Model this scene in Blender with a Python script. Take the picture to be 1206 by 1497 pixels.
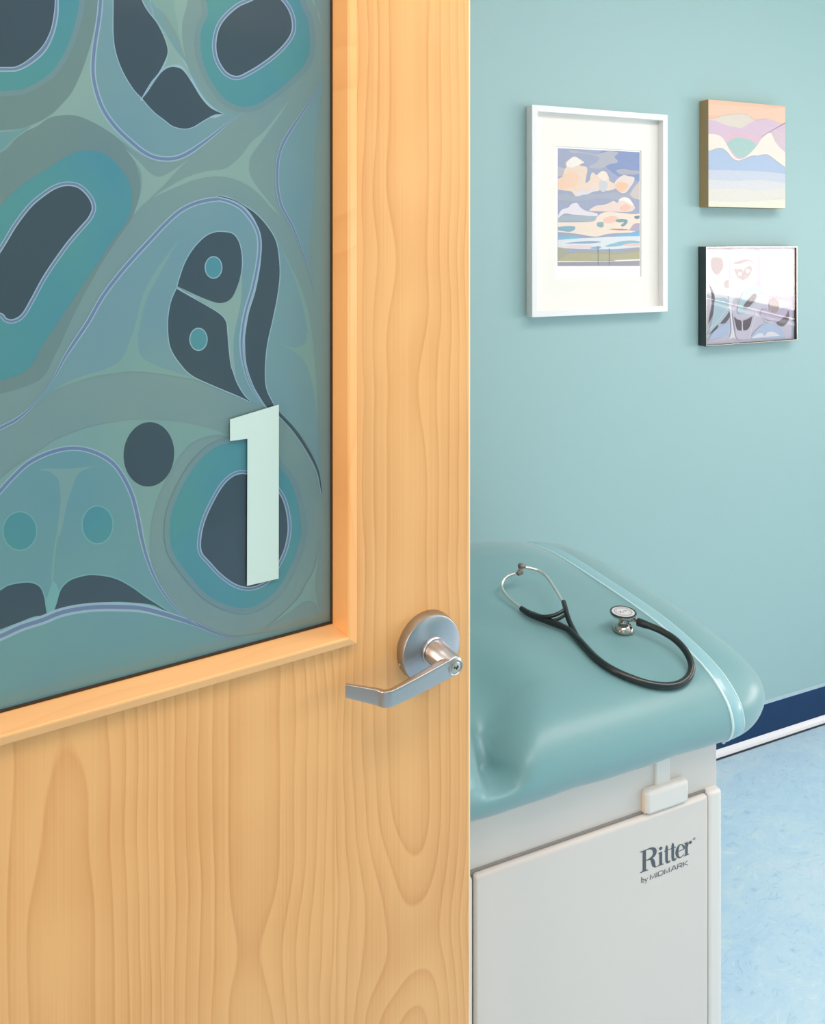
import bpy, bmesh, math, random
from mathutils import Vector, Matrix
from mathutils.geometry import tessellate_polygon

for o in list(bpy.data.objects):
    bpy.data.objects.remove(o, do_unlink=True)
scene = bpy.context.scene
COL = scene.collection
random.seed(7)
R = math.radians

# ------------------------------------------------------------------ camera
EYE = 1.54                      # eye height
YAW = 22.7                      # degrees clockwise from the wall normal (+Y)
FOC = 1148.0                    # focal length in pixels of the 1206x1497 frame
CX, CY = 603.0, 350.0           # level camera with a lens shifted down
cd = bpy.data.cameras.new('camera')
cam = bpy.data.objects.new('camera', cd)
COL.objects.link(cam)
cd.sensor_fit = 'AUTO'
cd.sensor_width = 36.0
cd.lens = 36.0 * FOC / 1497.0
cd.shift_y = -(748.5 - CY) / 1497.0
cd.clip_start = 0.02
cam.location = (0, 0, EYE)
cam.rotation_euler = (R(90), 0, R(-YAW))
scene.camera = cam

# ------------------------------------------------------------------ world, lights, exposure
w = bpy.data.worlds.new('world')
scene.world = w
w.use_nodes = True
bg = w.node_tree.nodes['Background']
bg.inputs[0].default_value = (1.0, 0.98, 0.95, 1)
bg.inputs[1].default_value = 0.2
scene.view_settings.view_transform = 'Standard'
scene.view_settings.look = 'None'
scene.view_settings.exposure = -0.04
scene.view_settings.gamma = 1.0
scene.view_settings.use_curve_mapping = False


def area(name, loc, direction, sx, sy, power, color):
    ld = bpy.data.lights.new(name, 'AREA')
    ld.shape = 'RECTANGLE'
    ld.size, ld.size_y = sx, sy
    ld.energy = power
    ld.color = color
    o = bpy.data.objects.new(name, ld)
    COL.objects.link(o)
    o.location = loc
    o.rotation_euler = Vector(direction).to_track_quat('-Z', 'Y').to_euler()
    return o


# window wall runs obliquely to the picture wall
WA = Vector((5.01, -1.65, 0))
WB = Vector((4.28, -0.17, 0))
WD = (WB - WA).normalized()                # along the wall, towards the picture wall
WN = Vector((-WD.y, WD.x, 0))              # into the room
if WN.x > 0:
    WN = -WN
WIN_C = WA + WD * 1.10
WIN_W, WIN_Z0, WIN_Z1 = 3.6, 1.00, 1.85
area('window_daylight', WIN_C - WN * 0.06 + Vector((0, 0, (WIN_Z0 + WIN_Z1) / 2)), WN,
     WIN_W, WIN_Z1 - WIN_Z0, 116, (1.0, 0.885, 0.86))
area('ceiling_panel_room', (1.7, 0.5, 2.64), (0, 0, -1), 1.2, 0.6, 19, (1.0, 0.86, 0.80))
area('ceiling_panel_door', (0.30, 0.05, 2.64), (0, 0, -1), 1.2, 0.6, 15, (1.0, 0.85, 0.79))
area('corridor_light', (-1.75, 0.20, 1.75), (1, 0, 0), 1.0, 1.5, 31, (1.0, 0.82, 0.70))


# ------------------------------------------------------------------ helpers
def lin(c):
    c = c / 255.0
    return c / 12.92 if c <= 0.04045 else ((c + 0.055) / 1.055) ** 2.4


def rgb(r, g, b):
    return (lin(r), lin(g), lin(b), 1)


def mat(name, color, rough=0.5, metal=0.0, coat=0.0, spec=0.5, coat_rough=0.05):
    m = bpy.data.materials.new(name)
    m.use_nodes = True
    p = m.node_tree.nodes['Principled BSDF']
    p.inputs['Base Color'].default_value = color
    p.inputs['Roughness'].default_value = rough
    p.inputs['Metallic'].default_value = metal
    p.inputs['Coat Weight'].default_value = coat
    p.inputs['Coat Roughness'].default_value = coat_rough
    p.inputs['Specular IOR Level'].default_value = spec
    return m


class NT:
    """small node-graph helper"""
    def __init__(self, m):
        self.t = m.node_tree
        self.p = self.t.nodes['Principled BSDF']

    def n(self, typ, **kw):
        nd = self.t.nodes.new(typ)
        for k, v in kw.items():
            setattr(nd, k, v)
        return nd

    def link(self, a, b):
        self.t.links.new(a, b)

    def setin(self, nd, i, v):
        if hasattr(v, 'is_linked') or isinstance(v, bpy.types.NodeSocket):
            self.link(v, nd.inputs[i])
        else:
            nd.inputs[i].default_value = v

    def math(self, op, a, b=0.0, c=None, clamp=False):
        nd = self.n('ShaderNodeMath', operation=op)
        nd.use_clamp = clamp
        self.setin(nd, 0, a)
        self.setin(nd, 1, b)
        if c is not None:
            self.setin(nd, 2, c)
        return nd.outputs[0]

    def coord(self, out='Object'):
        return self.n('ShaderNodeTexCoord').outputs[out]

    def mapping(self, vec, scale=(1, 1, 1), loc=(0, 0, 0)):
        nd = self.n('ShaderNodeMapping')
        self.link(vec, nd.inputs['Vector'])
        nd.inputs['Scale'].default_value = scale
        nd.inputs['Location'].default_value = loc
        return nd.outputs[0]

    def noise(self, vec, scale, detail=3, rough=0.5, dist=0.0):
        nd = self.n('ShaderNodeTexNoise')
        self.link(vec, nd.inputs['Vector'])
        nd.inputs['Scale'].default_value = scale
        nd.inputs['Detail'].default_value = detail
        nd.inputs['Roughness'].default_value = rough
        nd.inputs['Distortion'].default_value = dist
        return nd.outputs[0]

    def ramp(self, fac, stops, interp='LINEAR'):
        nd = self.n('ShaderNodeValToRGB')
        nd.color_ramp.interpolation = interp
        self.link(fac, nd.inputs[0])
        e = nd.color_ramp.elements
        while len(e) < len(stops):
            e.new(0.5)
        for i, (p, c) in enumerate(stops):
            e[i].position = p
            e[i].color = c
        return nd.outputs[0]

    def mix(self, fac, a, b, blend='MIX'):
        nd = self.n('ShaderNodeMix', data_type='RGBA', blend_type=blend)
        self.setin(nd, 0, fac)
        self.setin(nd, 6, a)
        self.setin(nd, 7, b)
        return nd.outputs[2]

    def bump(self, h, strength, dist=0.001):
        nd = self.n('ShaderNodeBump')
        self.link(h, nd.inputs['Height'])
        nd.inputs['Strength'].default_value = strength
        nd.inputs['Distance'].default_value = dist
        self.link(nd.outputs[0], self.p.inputs['Normal'])


def link_mesh(name, bm, m, parent=None, smooth=False, loc=None):
    me = bpy.data.meshes.new(name)
    bm.normal_update()
    bm.to_mesh(me)
    bm.free()
    o = bpy.data.objects.new(name, me)
    COL.objects.link(o)
    ms = m if isinstance(m, (list, tuple)) else [m]
    for x in ms:
        me.materials.append(x)
    if smooth:
        for p in me.polygons:
            p.use_smooth = True
    if parent:
        o.parent = parent
    if loc is not None:
        o.location = loc
    return o


def bevel(o, width, seg=3, angle=30):
    b = o.modifiers.new('Bevel', 'BEVEL')
    b.width = width
    b.segments = seg
    b.limit_method = 'ANGLE'
    b.angle_limit = R(angle)
    b.harden_normals = False
    for p in o.data.polygons:
        p.use_smooth = True
    try:
        o.data.set_sharp_from_angle(angle=R(50))
    except Exception:
        pass
    return o


def add_box(bm, x0, x1, y0, y1, z0, z1, mi=0):
    vs = [bm.verts.new(p) for p in ((x0, y0, z0), (x1, y0, z0), (x1, y1, z0), (x0, y1, z0),
                                    (x0, y0, z1), (x1, y0, z1), (x1, y1, z1), (x0, y1, z1))]
    for f in ((0, 3, 2, 1), (4, 5, 6, 7), (0, 1, 5, 4), (1, 2, 6, 5), (2, 3, 7, 6), (3, 0, 4, 7)):
        bm.faces.new([vs[i] for i in f]).material_index = mi


def box(name, x0, x1, y0, y1, z0, z1, m, parent=None, bev=0.0, seg=3):
    bm = bmesh.new()
    add_box(bm, x0, x1, y0, y1, z0, z1)
    o = link_mesh(name, bm, m, parent)
    if bev:
        bevel(o, bev, seg)
    return o


def empty(name, loc=(0, 0, 0), rz=0.0, parent=None):
    o = bpy.data.objects.new(name, None)
    COL.objects.link(o)
    o.location = loc
    o.rotation_euler = (0, 0, rz)
    o.empty_display_size = 0.1
    if parent:
        o.parent = parent
    return o


def tag(o, label=None, cat=None, group=None, kind=None):
    if label:
        o['label'] = label
    if cat:
        o['category'] = cat
    if group:
        o['group'] = group
    if kind:
        o['kind'] = kind
    return o


def cat_open(pts, n=8):
    """Catmull-Rom through an open list of points (any dimension)"""
    if len(pts) < 3:
        return [tuple(p) for p in pts]
    P = [pts[0]] + list(pts) + [pts[-1]]
    out = []
    for i in range(1, len(P) - 2):
        p0, p1, p2, p3 = P[i - 1], P[i], P[i + 1], P[i + 2]
        for k in range(n):
            t = k / n
            out.append(tuple(0.5 * ((2 * b) + (-a + c) * t + (2 * a - 5 * b + 4 * c - d) * t * t
                                    + (-a + 3 * b - 3 * c + d) * t ** 3)
                             for a, b, c, d in zip(p0, p1, p2, p3)))
    out.append(tuple(P[-2]))
    return out


def cat_closed(pts, n=8):
    """closed smooth loop; points given as (x, y, 1) are sharp corners"""
    cs = [i for i, p in enumerate(pts) if len(p) > 2]
    if not cs:
        N = len(pts)
        out = []
        for i in range(N):
            p0, p1, p2, p3 = pts[i - 1], pts[i], pts[(i + 1) % N], pts[(i + 2) % N]
            for k in range(n):
                t = k / n
                out.append(tuple(0.5 * ((2 * b) + (-a + c) * t + (2 * a - 5 * b + 4 * c - d) * t * t
                                        + (-a + 3 * b - 3 * c + d) * t ** 3)
                                 for a, b, c, d in zip(p0, p1, p2, p3)))
        return out
    out = []
    for j, c in enumerate(cs):
        e = cs[(j + 1) % len(cs)]
        seg = []
        i = c
        while True:
            seg.append(tuple(pts[i][:2]))
            i = (i + 1) % len(pts)
            if i == e:
                seg.append(tuple(pts[e][:2]))
                break
        out += cat_open(seg, n)[:-1]
    return out


def ell(cx, cy, rx, ry, rot=0, n=40):
    c, s = math.cos(R(rot)), math.sin(R(rot))
    return [(cx + rx * math.cos(a) * c - ry * math.sin(a) * s, cy + rx * math.cos(a) * s + ry * math.sin(a) * c)
            for a in [2 * math.pi * k / n for k in range(n)]]


class Sheet:
    """printed surface: flat shapes laid one over another, a hair apart, in one mesh"""
    def __init__(self, fmap, step=5e-5):
        self.bm = bmesh.new()
        self.f = fmap            # (x, y, layer offset) -> local xyz
        self.k = 0
        self.step = step
        self.mats = []
        self.keys = {}

    def mi(self, m):
        if m.name not in self.keys:
            self.keys[m.name] = len(self.mats)
            self.mats.append(m)
        return self.keys[m.name]

    def poly(self, pts, m):
        self.k += 1
        mi = self.mi(m)
        vs = [self.bm.verts.new(self.f(p[0], p[1], self.k * self.step)) for p in pts]
        for t in tessellate_polygon([[Vector((p[0], p[1], 0)) for p in pts]]):
            try:
                self.bm.faces.new([vs[i] for i in t]).material_index = mi
            except ValueError:
                pass

    def stroke(self, path, width, m, closed=False, same=False):
        if not same:
            self.k += 1
        mi = self.mi(m)
        n = len(path)
        L, Rr = [], []
        for i, p in enumerate(path):
            if closed:
                a, b = path[i - 1], path[(i + 1) % n]
            else:
                a, b = path[max(0, i - 1)], path[min(n - 1, i + 1)]
            dx, dy = b[0] - a[0], b[1] - a[1]
            l = math.hypot(dx, dy) or 1
            wd = (width(i / (n - 1)) if callable(width) else width) / 2
            nx, ny = -dy / l * wd, dx / l * wd
            L.append(self.bm.verts.new(self.f(p[0] + nx, p[1] + ny, self.k * self.step)))
            Rr.append(self.bm.verts.new(self.f(p[0] - nx, p[1] - ny, self.k * self.step)))
        rng = range(n if closed else n - 1)
        for i in rng:
            j = (i + 1) % n
            self.bm.faces.new((L[i], L[j], Rr[j], Rr[i])).material_index = mi

    def build(self, name, parent=None):
        o = link_mesh(name, self.bm, self.mats, parent)
        return o


def tube(name, pts, rad, m, parent=None, seg=14, sub=8, caps=True):
    """smooth tube through 3D points; rad is a number or a function of 0..1"""
    P = [Vector(p) for p in cat_open(pts, sub)]
    bm = bmesh.new()
    rings = []
    up = Vector((0, 0, 1))
    prev = None
    n = len(P)
    for i, p in enumerate(P):
        t = (P[min(n - 1, i + 1)] - P[max(0, i - 1)]).normalized()
        if prev is None:
            s = t.cross(up)
            if s.length < 1e-4:
                s = t.cross(Vector((1, 0, 0)))
            s.normalize()
        else:
            s = (prev - t * prev.dot(t)).normalized()
        prev = s
        b = t.cross(s)
        r = rad(i / (n - 1)) if callable(rad) else rad
        rings.append([bm.verts.new(p + (s * math.cos(a) + b * math.sin(a)) * r)
                      for a in [2 * math.pi * k / seg for k in range(seg)]])
    for a, b in zip(rings, rings[1:]):
        for k in range(seg):
            bm.faces.new((a[k], a[(k + 1) % seg], b[(k + 1) % seg], b[k]))
    if caps:
        bm.faces.new(rings[0][::-1])
        bm.faces.new(rings[-1])
    bmesh.ops.recalc_face_normals(bm, faces=bm.faces)
    return link_mesh(name, bm, m, parent, smooth=True)


def lathe(name, prof, m, parent=None, seg=64, axis='Z', sharp=35):
    """prof: (radius, height) list, spun about the local axis; axis 'Z' or '-Y' (towards the viewer)"""
    bm = bmesh.new()
    rings = []
    for r, h in prof:
        ring = []
        for k in range(seg):
            a = 2 * math.pi * k / seg
            x, y = r * math.cos(a), r * math.sin(a)
            ring.append(bm.verts.new((x, y, h) if axis == 'Z' else (x, -h, y)))
        rings.append(ring)
    for a, b in zip(rings, rings[1:]):
        for k in range(seg):
            bm.faces.new((a[k], a[(k + 1) % seg], b[(k + 1) % seg], b[k]))
    bm.faces.new(rings[0])
    bm.faces.new(rings[-1])
    bmesh.ops.remove_doubles(bm, verts=bm.verts, dist=1e-6)
    bmesh.ops.recalc_face_normals(bm, faces=bm.faces)
    o = link_mesh(name, bm, m, parent, smooth=True)
    try:
        o.data.set_sharp_from_angle(angle=R(sharp))
    except Exception:
        pass
    return o


# ray through a pixel of the photograph, used to read positions off the known planes of the room
FW = Vector((math.sin(R(YAW)), math.cos(R(YAW)), 0))
RT = Vector((math.cos(R(YAW)), -math.sin(R(YAW)), 0))
ORG = Vector((0, 0, EYE))


def ray(px, py):
    return FW + RT * ((px - CX) / FOC) - Vector((0, 0, 1)) * ((py - CY) / FOC)


def on_y(px, py, y):
    d = ray(px, py)
    return ORG + d * (y / d.y)


def on_z(px, py, z):
    d = ray(px, py)
    return ORG + d * ((z - EYE) / d.z)


# ------------------------------------------------------------------ materials
def wall_material(name, c):
    m = mat(name, c, rough=0.55, spec=0.35)
    g = NT(m)
    co = g.coord()
    big = g.noise(g.mapping(co, (1, 1, 1)), 0.9, 2)
    col = g.mix(big, tuple(v * 0.97 for v in c[:3]) + (1,), tuple(min(1, v * 1.03) for v in c[:3]) + (1,))
    g.link(col, g.p.inputs['Base Color'])
    g.bump(g.noise(co, 260, 3), 0.12, 0.0006)
    return m


M_WALL = wall_material('painted_teal_wall', rgb(164, 198, 200))
M_WALL2 = wall_material('painted_off_white_wall', rgb(226, 222, 214))
M_CEIL = mat('white_ceiling', rgb(240, 240, 236), 0.8)
M_NAVY = mat('navy_vinyl_baseboard', rgb(28, 62, 102), 0.5, spec=0.2)
M_STRIP = mat('pale_vinyl_strip', rgb(238, 240, 246), 0.3)
M_GAP = mat('dark_gap', rgb(45, 55, 64), 0.7)
M_EDGE = mat('pale_blue_edge', rgb(190, 212, 226), 0.4)
M_WHITE = mat('white_painted', rgb(242, 243, 243), 0.35)


def floor_material():
    m = mat('blue_marbled_linoleum', rgb(190, 220, 238), 0.42, spec=0.4)
    g = NT(m)
    co = g.coord()
    warp = g.n('ShaderNodeMix', data_type='VECTOR')
    nz = g.n('ShaderNodeTexNoise')
    g.link(co, nz.inputs['Vector'])
    nz.inputs['Scale'].default_value = 7
    warp.inputs[0].default_value = 0.12
    g.link(co, warp.inputs[4])
    g.link(nz.outputs[1], warp.inputs[5])
    v = g.mapping(warp.outputs[1], (1.0, 2.2, 1.0))
    big = g.noise(v, 4.5, 6, 0.62, 0.6)
    fine = g.noise(v, 38, 5, 0.7, 1.2)
    c1 = g.ramp(big, [(0.30, rgb(172, 210, 240)), (0.48, rgb(190, 222, 242)), (0.60, rgb(206, 232, 242)),
                      (0.72, rgb(224, 230, 246))])
    c2 = g.ramp(fine, [(0.30, rgb(134, 176, 210)), (0.42, rgb(188, 220, 242)), (0.60, rgb(198, 226, 244)),
                       (0.70, rgb(238, 246, 252))])
    g.link(g.mix(0.5, c1, c2), g.p.inputs['Base Color'])
    g.bump(fine, 0.05, 0.0005)
    return m


M_FLOOR = floor_material()


def maple(name, light, dark, centre, period=0.0, contrast=1.0, coat=0.25, vertical=True, seed=0.0, fine=0.75):
    """maple veneer: growth rings cut nearly along their axis give the cathedral figure"""
    m = mat(name, light, 0.38, coat=coat, spec=0.4, coat_rough=0.22)
    g = NT(m)
    co = g.coord()
    sep = g.n('ShaderNodeSeparateXYZ')
    g.link(co, sep.inputs[0])
    x, z = (sep.outputs[0], sep.outputs[2]) if vertical else (sep.outputs[2], sep.outputs[0])
    x = g.math('SUBTRACT', x, centre)
    if period:
        k = g.math('ROUND', g.math('DIVIDE', x, period), 0)
        x = g.math('SUBTRACT', x, g.math('MULTIPLY', k, period))
        zz = g.math('ADD', z, g.math('MULTIPLY', k, 3.7))
    else:
        zz = z
    comb = g.n('ShaderNodeCombineXYZ')
    g.link(g.math('MULTIPLY', x, 2.6), comb.inputs[0])
    g.link(g.math('ADD', g.math('MULTIPLY', zz, 1.6), seed), comb.inputs[2])
    slow = g.noise(comb.outputs[0], 1.25, 1.6, 0.45)
    comb2 = g.n('ShaderNodeCombineXYZ')
    g.link(g.math('MULTIPLY', x, 14.0), comb2.inputs[0])
    g.link(g.math('ADD', g.math('MULTIPLY', zz, 6.0), seed), comb2.inputs[2])
    wig = g.noise(comb2.outputs[0], 1.0, 1.5, 0.5)
    depth = g.math('MULTIPLY', g.math('SUBTRACT', slow, 0.5), 0.34)
    xx = g.math('ADD', x, g.math('MULTIPLY', g.math('SUBTRACT', wig, 0.5), 0.009))
    rr = g.math('SQRT', g.math('ADD', g.math('MULTIPLY', xx, xx), g.math('MULTIPLY', depth, depth)))
    fr = g.math('FRACT', g.math('MULTIPLY', g.math('POWER', rr, 1.55), 215.0))
    band = g.ramp(fr, [(0.0, (0, 0, 0, 1)), (0.72, (0.5, 0.5, 0.5, 1)), (0.93, (1, 1, 1, 1)), (1.0, (0.1, 0.1, 0.1, 1))])
    comb3 = g.n('ShaderNodeCombineXYZ')
    g.link(g.math('MULTIPLY', x, 420.0), comb3.inputs[0])
    g.link(g.math('MULTIPLY', zz, 2.0), comb3.inputs[2])
    streak = g.noise(comb3.outputs[0], 1.0, 2.0, 0.6)
    f = g.math('ADD', g.math('MULTIPLY', band, 0.64 * contrast), g.math('MULTIPLY', g.math('SUBTRACT', streak, 0.5), fine))
    blot = g.noise(comb.outputs[0], 3.0, 2.0)
    f = g.math('ADD', f, g.math('MULTIPLY', g.math('SUBTRACT', blot, 0.5), 0.9), clamp=True)
    col = g.mix(f, light, dark)
    g.link(col, g.p.inputs['Base Color'])
    g.bump(streak, 0.06, 0.0004)
    return m


M_MAPLE = maple('maple_veneer', rgb(234, 180, 115), rgb(212, 147, 84), 0.484 + 0.338, 0.196, seed=1.7)
M_STOP_V = maple('maple_stop_upright', rgb(248, 184, 114), rgb(232, 156, 86), 0.74, 0.0, 0.5, seed=4.1, fine=0.3)
M_STOP_H = maple('maple_stop_level', rgb(240, 188, 128), rgb(226, 166, 102), 0.0, 0.0, 0.4, vertical=False, seed=9.4, fine=0.4)
M_DOOREDGE = mat('pale_edge_band', rgb(246, 224, 186), 0.4)


def metal_material(name, c, rough, radial=False, scale=900.0):
    m = mat(name, c, rough, 1.0)
    g = NT(m)
    co = g.coord()
    if radial:
        g.p.inputs['Anisotropic'].default_value = 0.75
        tn = g.n('ShaderNodeTangent', direction_type='RADIAL', axis='Y')
        g.link(tn.outputs[0], g.p.inputs['Tangent'])
    n1 = g.noise(g.mapping(co, (1, 1, 12)), scale, 2)
    g.link(g.math('ADD', g.math('MULTIPLY', n1, 0.12), rough - 0.06), g.p.inputs['Roughness'])
    return m


M_NICKEL = metal_material('satin_chrome', rgb(184, 182, 182), 0.32)
M_NICKEL_T = metal_material('turned_satin_chrome', rgb(176, 178, 184), 0.34, radial=True)
M_KEYWAY = mat('keyway_dark', rgb(40, 34, 28), 0.5)
M_BRASS = mat('key_core', rgb(196, 190, 176), 0.32, 1.0)

# ------------------------------------------------------------------ the room shell
YW = 1.821                       # face of the picture wall
XL = -0.50                       # face of the wall with the doorway
tag(box('floor', -2.2, 5.9, -2.5, 2.0, -0.08, 0.0, M_FLOOR), kind='structure')
tag(box('ceiling', -2.2, 5.9, -2.5, 2.0, 2.70, 2.78, M_CEIL), kind='structure')
tag(box('wall_back', -0.62, 3.6, YW, YW + 0.1, 0, 2.70, M_WALL), kind='structure')
bm = bmesh.new()
add_box(bm, XL - 0.12, XL, 0.86, YW, 0, 2.70)
add_box(bm, XL - 0.12, XL, -2.3, -0.14, 0, 2.70)
add_box(bm, XL - 0.12, XL, -0.14, 0.86, 2.17, 2.70)
tag(link_mesh('wall_left', bm, M_WALL2), kind='structure')
tag(box('wall_front', XL - 0.12, 5.5, -2.4, -2.3, 0, 2.70, M_WALL), kind='structure')
# oblique window wall with its opening
bm = bmesh.new()
add_box(bm, -1.9, 3.9, 0, 0.12, 0, WIN_Z0)
add_box(bm, -1.9, 3.9, 0, 0.12, WIN_Z1, 2.70)
add_box(bm, -1.9, -WIN_W / 2, 0, 0.12, WIN_Z0, WIN_Z1)
add_box(bm, WIN_W / 2, 3.9, 0, 0.12, WIN_Z0, WIN_Z1)
wr = link_mesh('wall_right', bm, M_WALL2)
wr.location = WIN_C
wr.rotation_euler = (0, 0, math.atan2(WD.y, WD.x))
tag(wr, kind='structure')
bpy.context.view_layer.update()
# which local side faces the room
side = 1 if (wr.matrix_world.to_3x3() @ Vector((0, 1, 0))).dot(WN) > 0 else -1
if side > 0:
    wr.location = WIN_C - WN * 0.12
# window frame and sill
win = empty('window_1', WIN_C, math.atan2(WD.y, WD.x))
tag(win, kind='structure')
bm = bmesh.new()
s_ = -1 if side > 0 else 1
ya, yb = sorted((s_ * 0.02, s_ * 0.055))
for x0, x1, z0, z1 in ((-WIN_W / 2, WIN_W / 2, WIN_Z0 + 0.018, WIN_Z0 + 0.068), (-WIN_W / 2, WIN_W / 2, WIN_Z1 - 0.05, WIN_Z1),
                       (-WIN_W / 2, -WIN_W / 2 + 0.05, WIN_Z0 + 0.05, WIN_Z1 - 0.05),
                       (WIN_W / 2 - 0.05, WIN_W / 2, WIN_Z0 + 0.05, WIN_Z1 - 0.05)):
    add_box(bm, x0, x1, ya, yb, z0, z1)
link_mesh('window_frame', bm, M_WHITE, win)
ya, yb = sorted((s_ * 0.10, -s_ * 0.10))
bevel(box('window_sill', -WIN_W / 2 - 0.04, WIN_W / 2 + 0.04, ya, yb, WIN_Z0 - 0.03, WIN_Z0, M_WHITE, win), 0.004)

# baseboard of the picture wall: navy cove base with a pale top edge and a pale strip at its foot
bb = box('baseboard_back', XL, 3.33, YW - 0.010, YW, 0.016, 0.108, M_NAVY)
tag(bb, kind='structure')
bb2 = box('top_edge', XL, 3.33, YW - 0.009, YW, 0.1081, 0.113, M_EDGE, bb)
bm = bmesh.new()
prof = [(YW, 0.003), (YW - 0.024, 0.003), (YW - 0.0235, 0.005), (YW - 0.018, 0.008), (YW - 0.013, 0.013), (YW - 0.0105, 0.0175), (YW, 0.0175)]
for xa, xb in ((XL, 3.33),):
    a = [bm.verts.new((xa, y, z)) for y, z in prof]
    b = [bm.verts.new((xb, y, z)) for y, z in prof]
    for i in range(len(prof) - 1):
        bm.faces.new((a[i], a[i + 1], b[i + 1], b[i]))
    bm.faces.new(a)
    bm.faces.new(b[::-1])
bmesh.ops.recalc_face_normals(bm, faces=bm.faces)
tr = link_mesh('trim_1', bm, M_STRIP)
tag(tr, kind='structure')
tag(box('trim_2', XL, 3.33, YW - 0.0285, YW, 0.0005, 0.003, M_GAP), kind='structure')

# ------------------------------------------------------------------ the door
DD = 0.840                                   # camera to door face
TH = R(22.7 + 59.73)
U = Vector((math.sin(TH), math.cos(TH), 0))            # along the door, hinge to lock edge
N = Vector((-math.cos(TH), math.sin(TH), 0))           # away from the viewer
S0 = -0.338                                   # hinge edge
DW = 0.914
d_org = N * DD + U * S0
door = empty('door_1', (d_org.x, d_org.y, 0), math.atan2(U.y, U.x))
tag(door, kind='structure')


def on_door(px, py, dep):
    """pixel -> (local x, local z) on the plane `dep` behind the door face"""
    d = ray(px, py)
    t = (DD + dep) / d.dot(N)
    p = d * t
    return p.dot(U) - S0, EYE + p.z


GD = 0.026                                   # glass face lies this far behind the door face
gx1 = on_door(484, 500, GD)[0]
gz0 = on_door(484, 909.5, GD)[1]
gx0, gz1 = DW - gx1, 1.985
ox0, ox1, oz0, oz1 = gx0 - 0.0005, gx1 + 0.0005, gz0 - 0.0005, gz1 + 0.0005
sx1 = on_door(522, 940, -0.0072)[0]
sz0 = on_door(522, 940.5, -0.0072)[1]
SW = sx1 - gx1                                 # face width of the glazing stop
SH = gz0 - sz0
rx = on_door(510, 930, -0.010)[0] - gx1       # how far the ridge stands out sideways

# door leaf: stiles and rails round the glazed opening, one veneered panel
bm = bmesh.new()
hx0, hx1, hz0, hz1 = gx0 - 0.012, gx1 + 0.012, gz0 - 0.012, gz1 + 0.012
add_box(bm, 0.0, hx0, 0, 0.045, 0.008, 2.13)
add_box(bm, hx1, DW - 0.0015, 0, 0.045, 0.008, 2.13)
add_box(bm, hx0, hx1, 0, 0.045, 0.008, hz0)
add_box(bm, hx0, hx1, 0, 0.045, hz1, 2.13)
bmesh.ops.remove_doubles(bm, verts=bm.verts, dist=1e-5)
leaf = link_mesh('door_panel', bm, M_MAPLE, door)
# lipping on the lock edge, its arris slightly rounded
lip = box('edge_band', DW - 0.0015, DW + 0.0005, 0.0, 0.045, 0.008, 2.13, M_DOOREDGE, door)


def stop(name, corners, m, inward):
    """one mitred length of glazing stop. corners: two (outer point, inner point, ridge) triples"""
    bm = bmesh.new()
    secs = []
    for (ox, oz), (ix, iz) in corners:
        def mixp(f, dep):
            return Vector((ix + (ox - ix) * f, dep, iz + (oz - iz) * f))
        fr = rx / SW
        secs.append([bm.verts.new(v) for v in (
            mixp(0.0, GD + 0.008), mixp(0.0, GD - 0.001), mixp(fr * 0.85, -0.0088), mixp(fr, -0.0100), mixp(fr + 0.10, -0.0102),
            mixp(0.92, -0.0085), mixp(0.985, -0.0072), mixp(1.0, -0.005), mixp(1.0, 0.0005), mixp(0.7, 0.0005))])
    a, b = secs
    for i in range(len(a)):
        j = (i + 1) % len(a)
        bm.faces.new((a[i], a[j], b[j], b[i]))
    bm.faces.new(a)
    bm.faces.new(b[::-1])
    bmesh.ops.recalc_face_normals(bm, faces=bm.faces)
    return link_mesh(name, bm, m, door)


GX0, GX1, GZ0, GZ1 = gx0, gx1, gz0, gz1
oX0, oX1, oZ0, oZ1 = gx0 - SW, gx1 + SW, gz0 - SH, gz1 + SH
stop('glazing_stop', [((oX1, oZ0), (GX1, GZ0)), ((oX1, oZ1), (GX1, GZ1))], M_STOP_V, 1)
stop('glazing_stop', [((oX0, oZ1), (GX0, GZ1)), ((oX0, oZ0), (GX0, GZ0))], M_STOP_V, 1)
stop('glazing_stop', [((oX0, oZ0), (GX0, GZ0)), ((oX1, oZ0), (GX1, GZ0))], M_STOP_H, 1)
stop('glazing_stop', [((oX1, oZ1), (GX1, GZ1)), ((oX0, oZ1), (GX0, GZ1))], M_STOP_H, 1)

M_GLASSB = mat('glass_body', rgb(120, 160, 165), 0.1)
glass = box('glass_pane', gx0 - 0.008, gx1 + 0.008, GD + 0.0005, GD + 0.0065, gz0 - 0.008, gz1 + 0.008, M_GLASSB, door)
bm = bmesh.new()
add_box(bm, gx0, gx1, GD - 0.004, GD + 0.0004, gz0, gz0 + 0.0016)
add_box(bm, gx1 - 0.0014, gx1, GD - 0.004, GD + 0.0004, gz0, gz1)
add_box(bm, gx0, gx0 + 0.0014, GD - 0.004, GD + 0.0004, gz0, gz1)
add_box(bm, gx0, gx1, GD - 0.004, GD + 0.0004, gz1 - 0.0016, gz1)
M_GASK = mat('dark_glazing_bead', rgb(60, 40, 18), 0.5)
tag(link_mesh('glazing_gasket', bm, M_GASK, glass), label='thin dark gasket round the glass')


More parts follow.
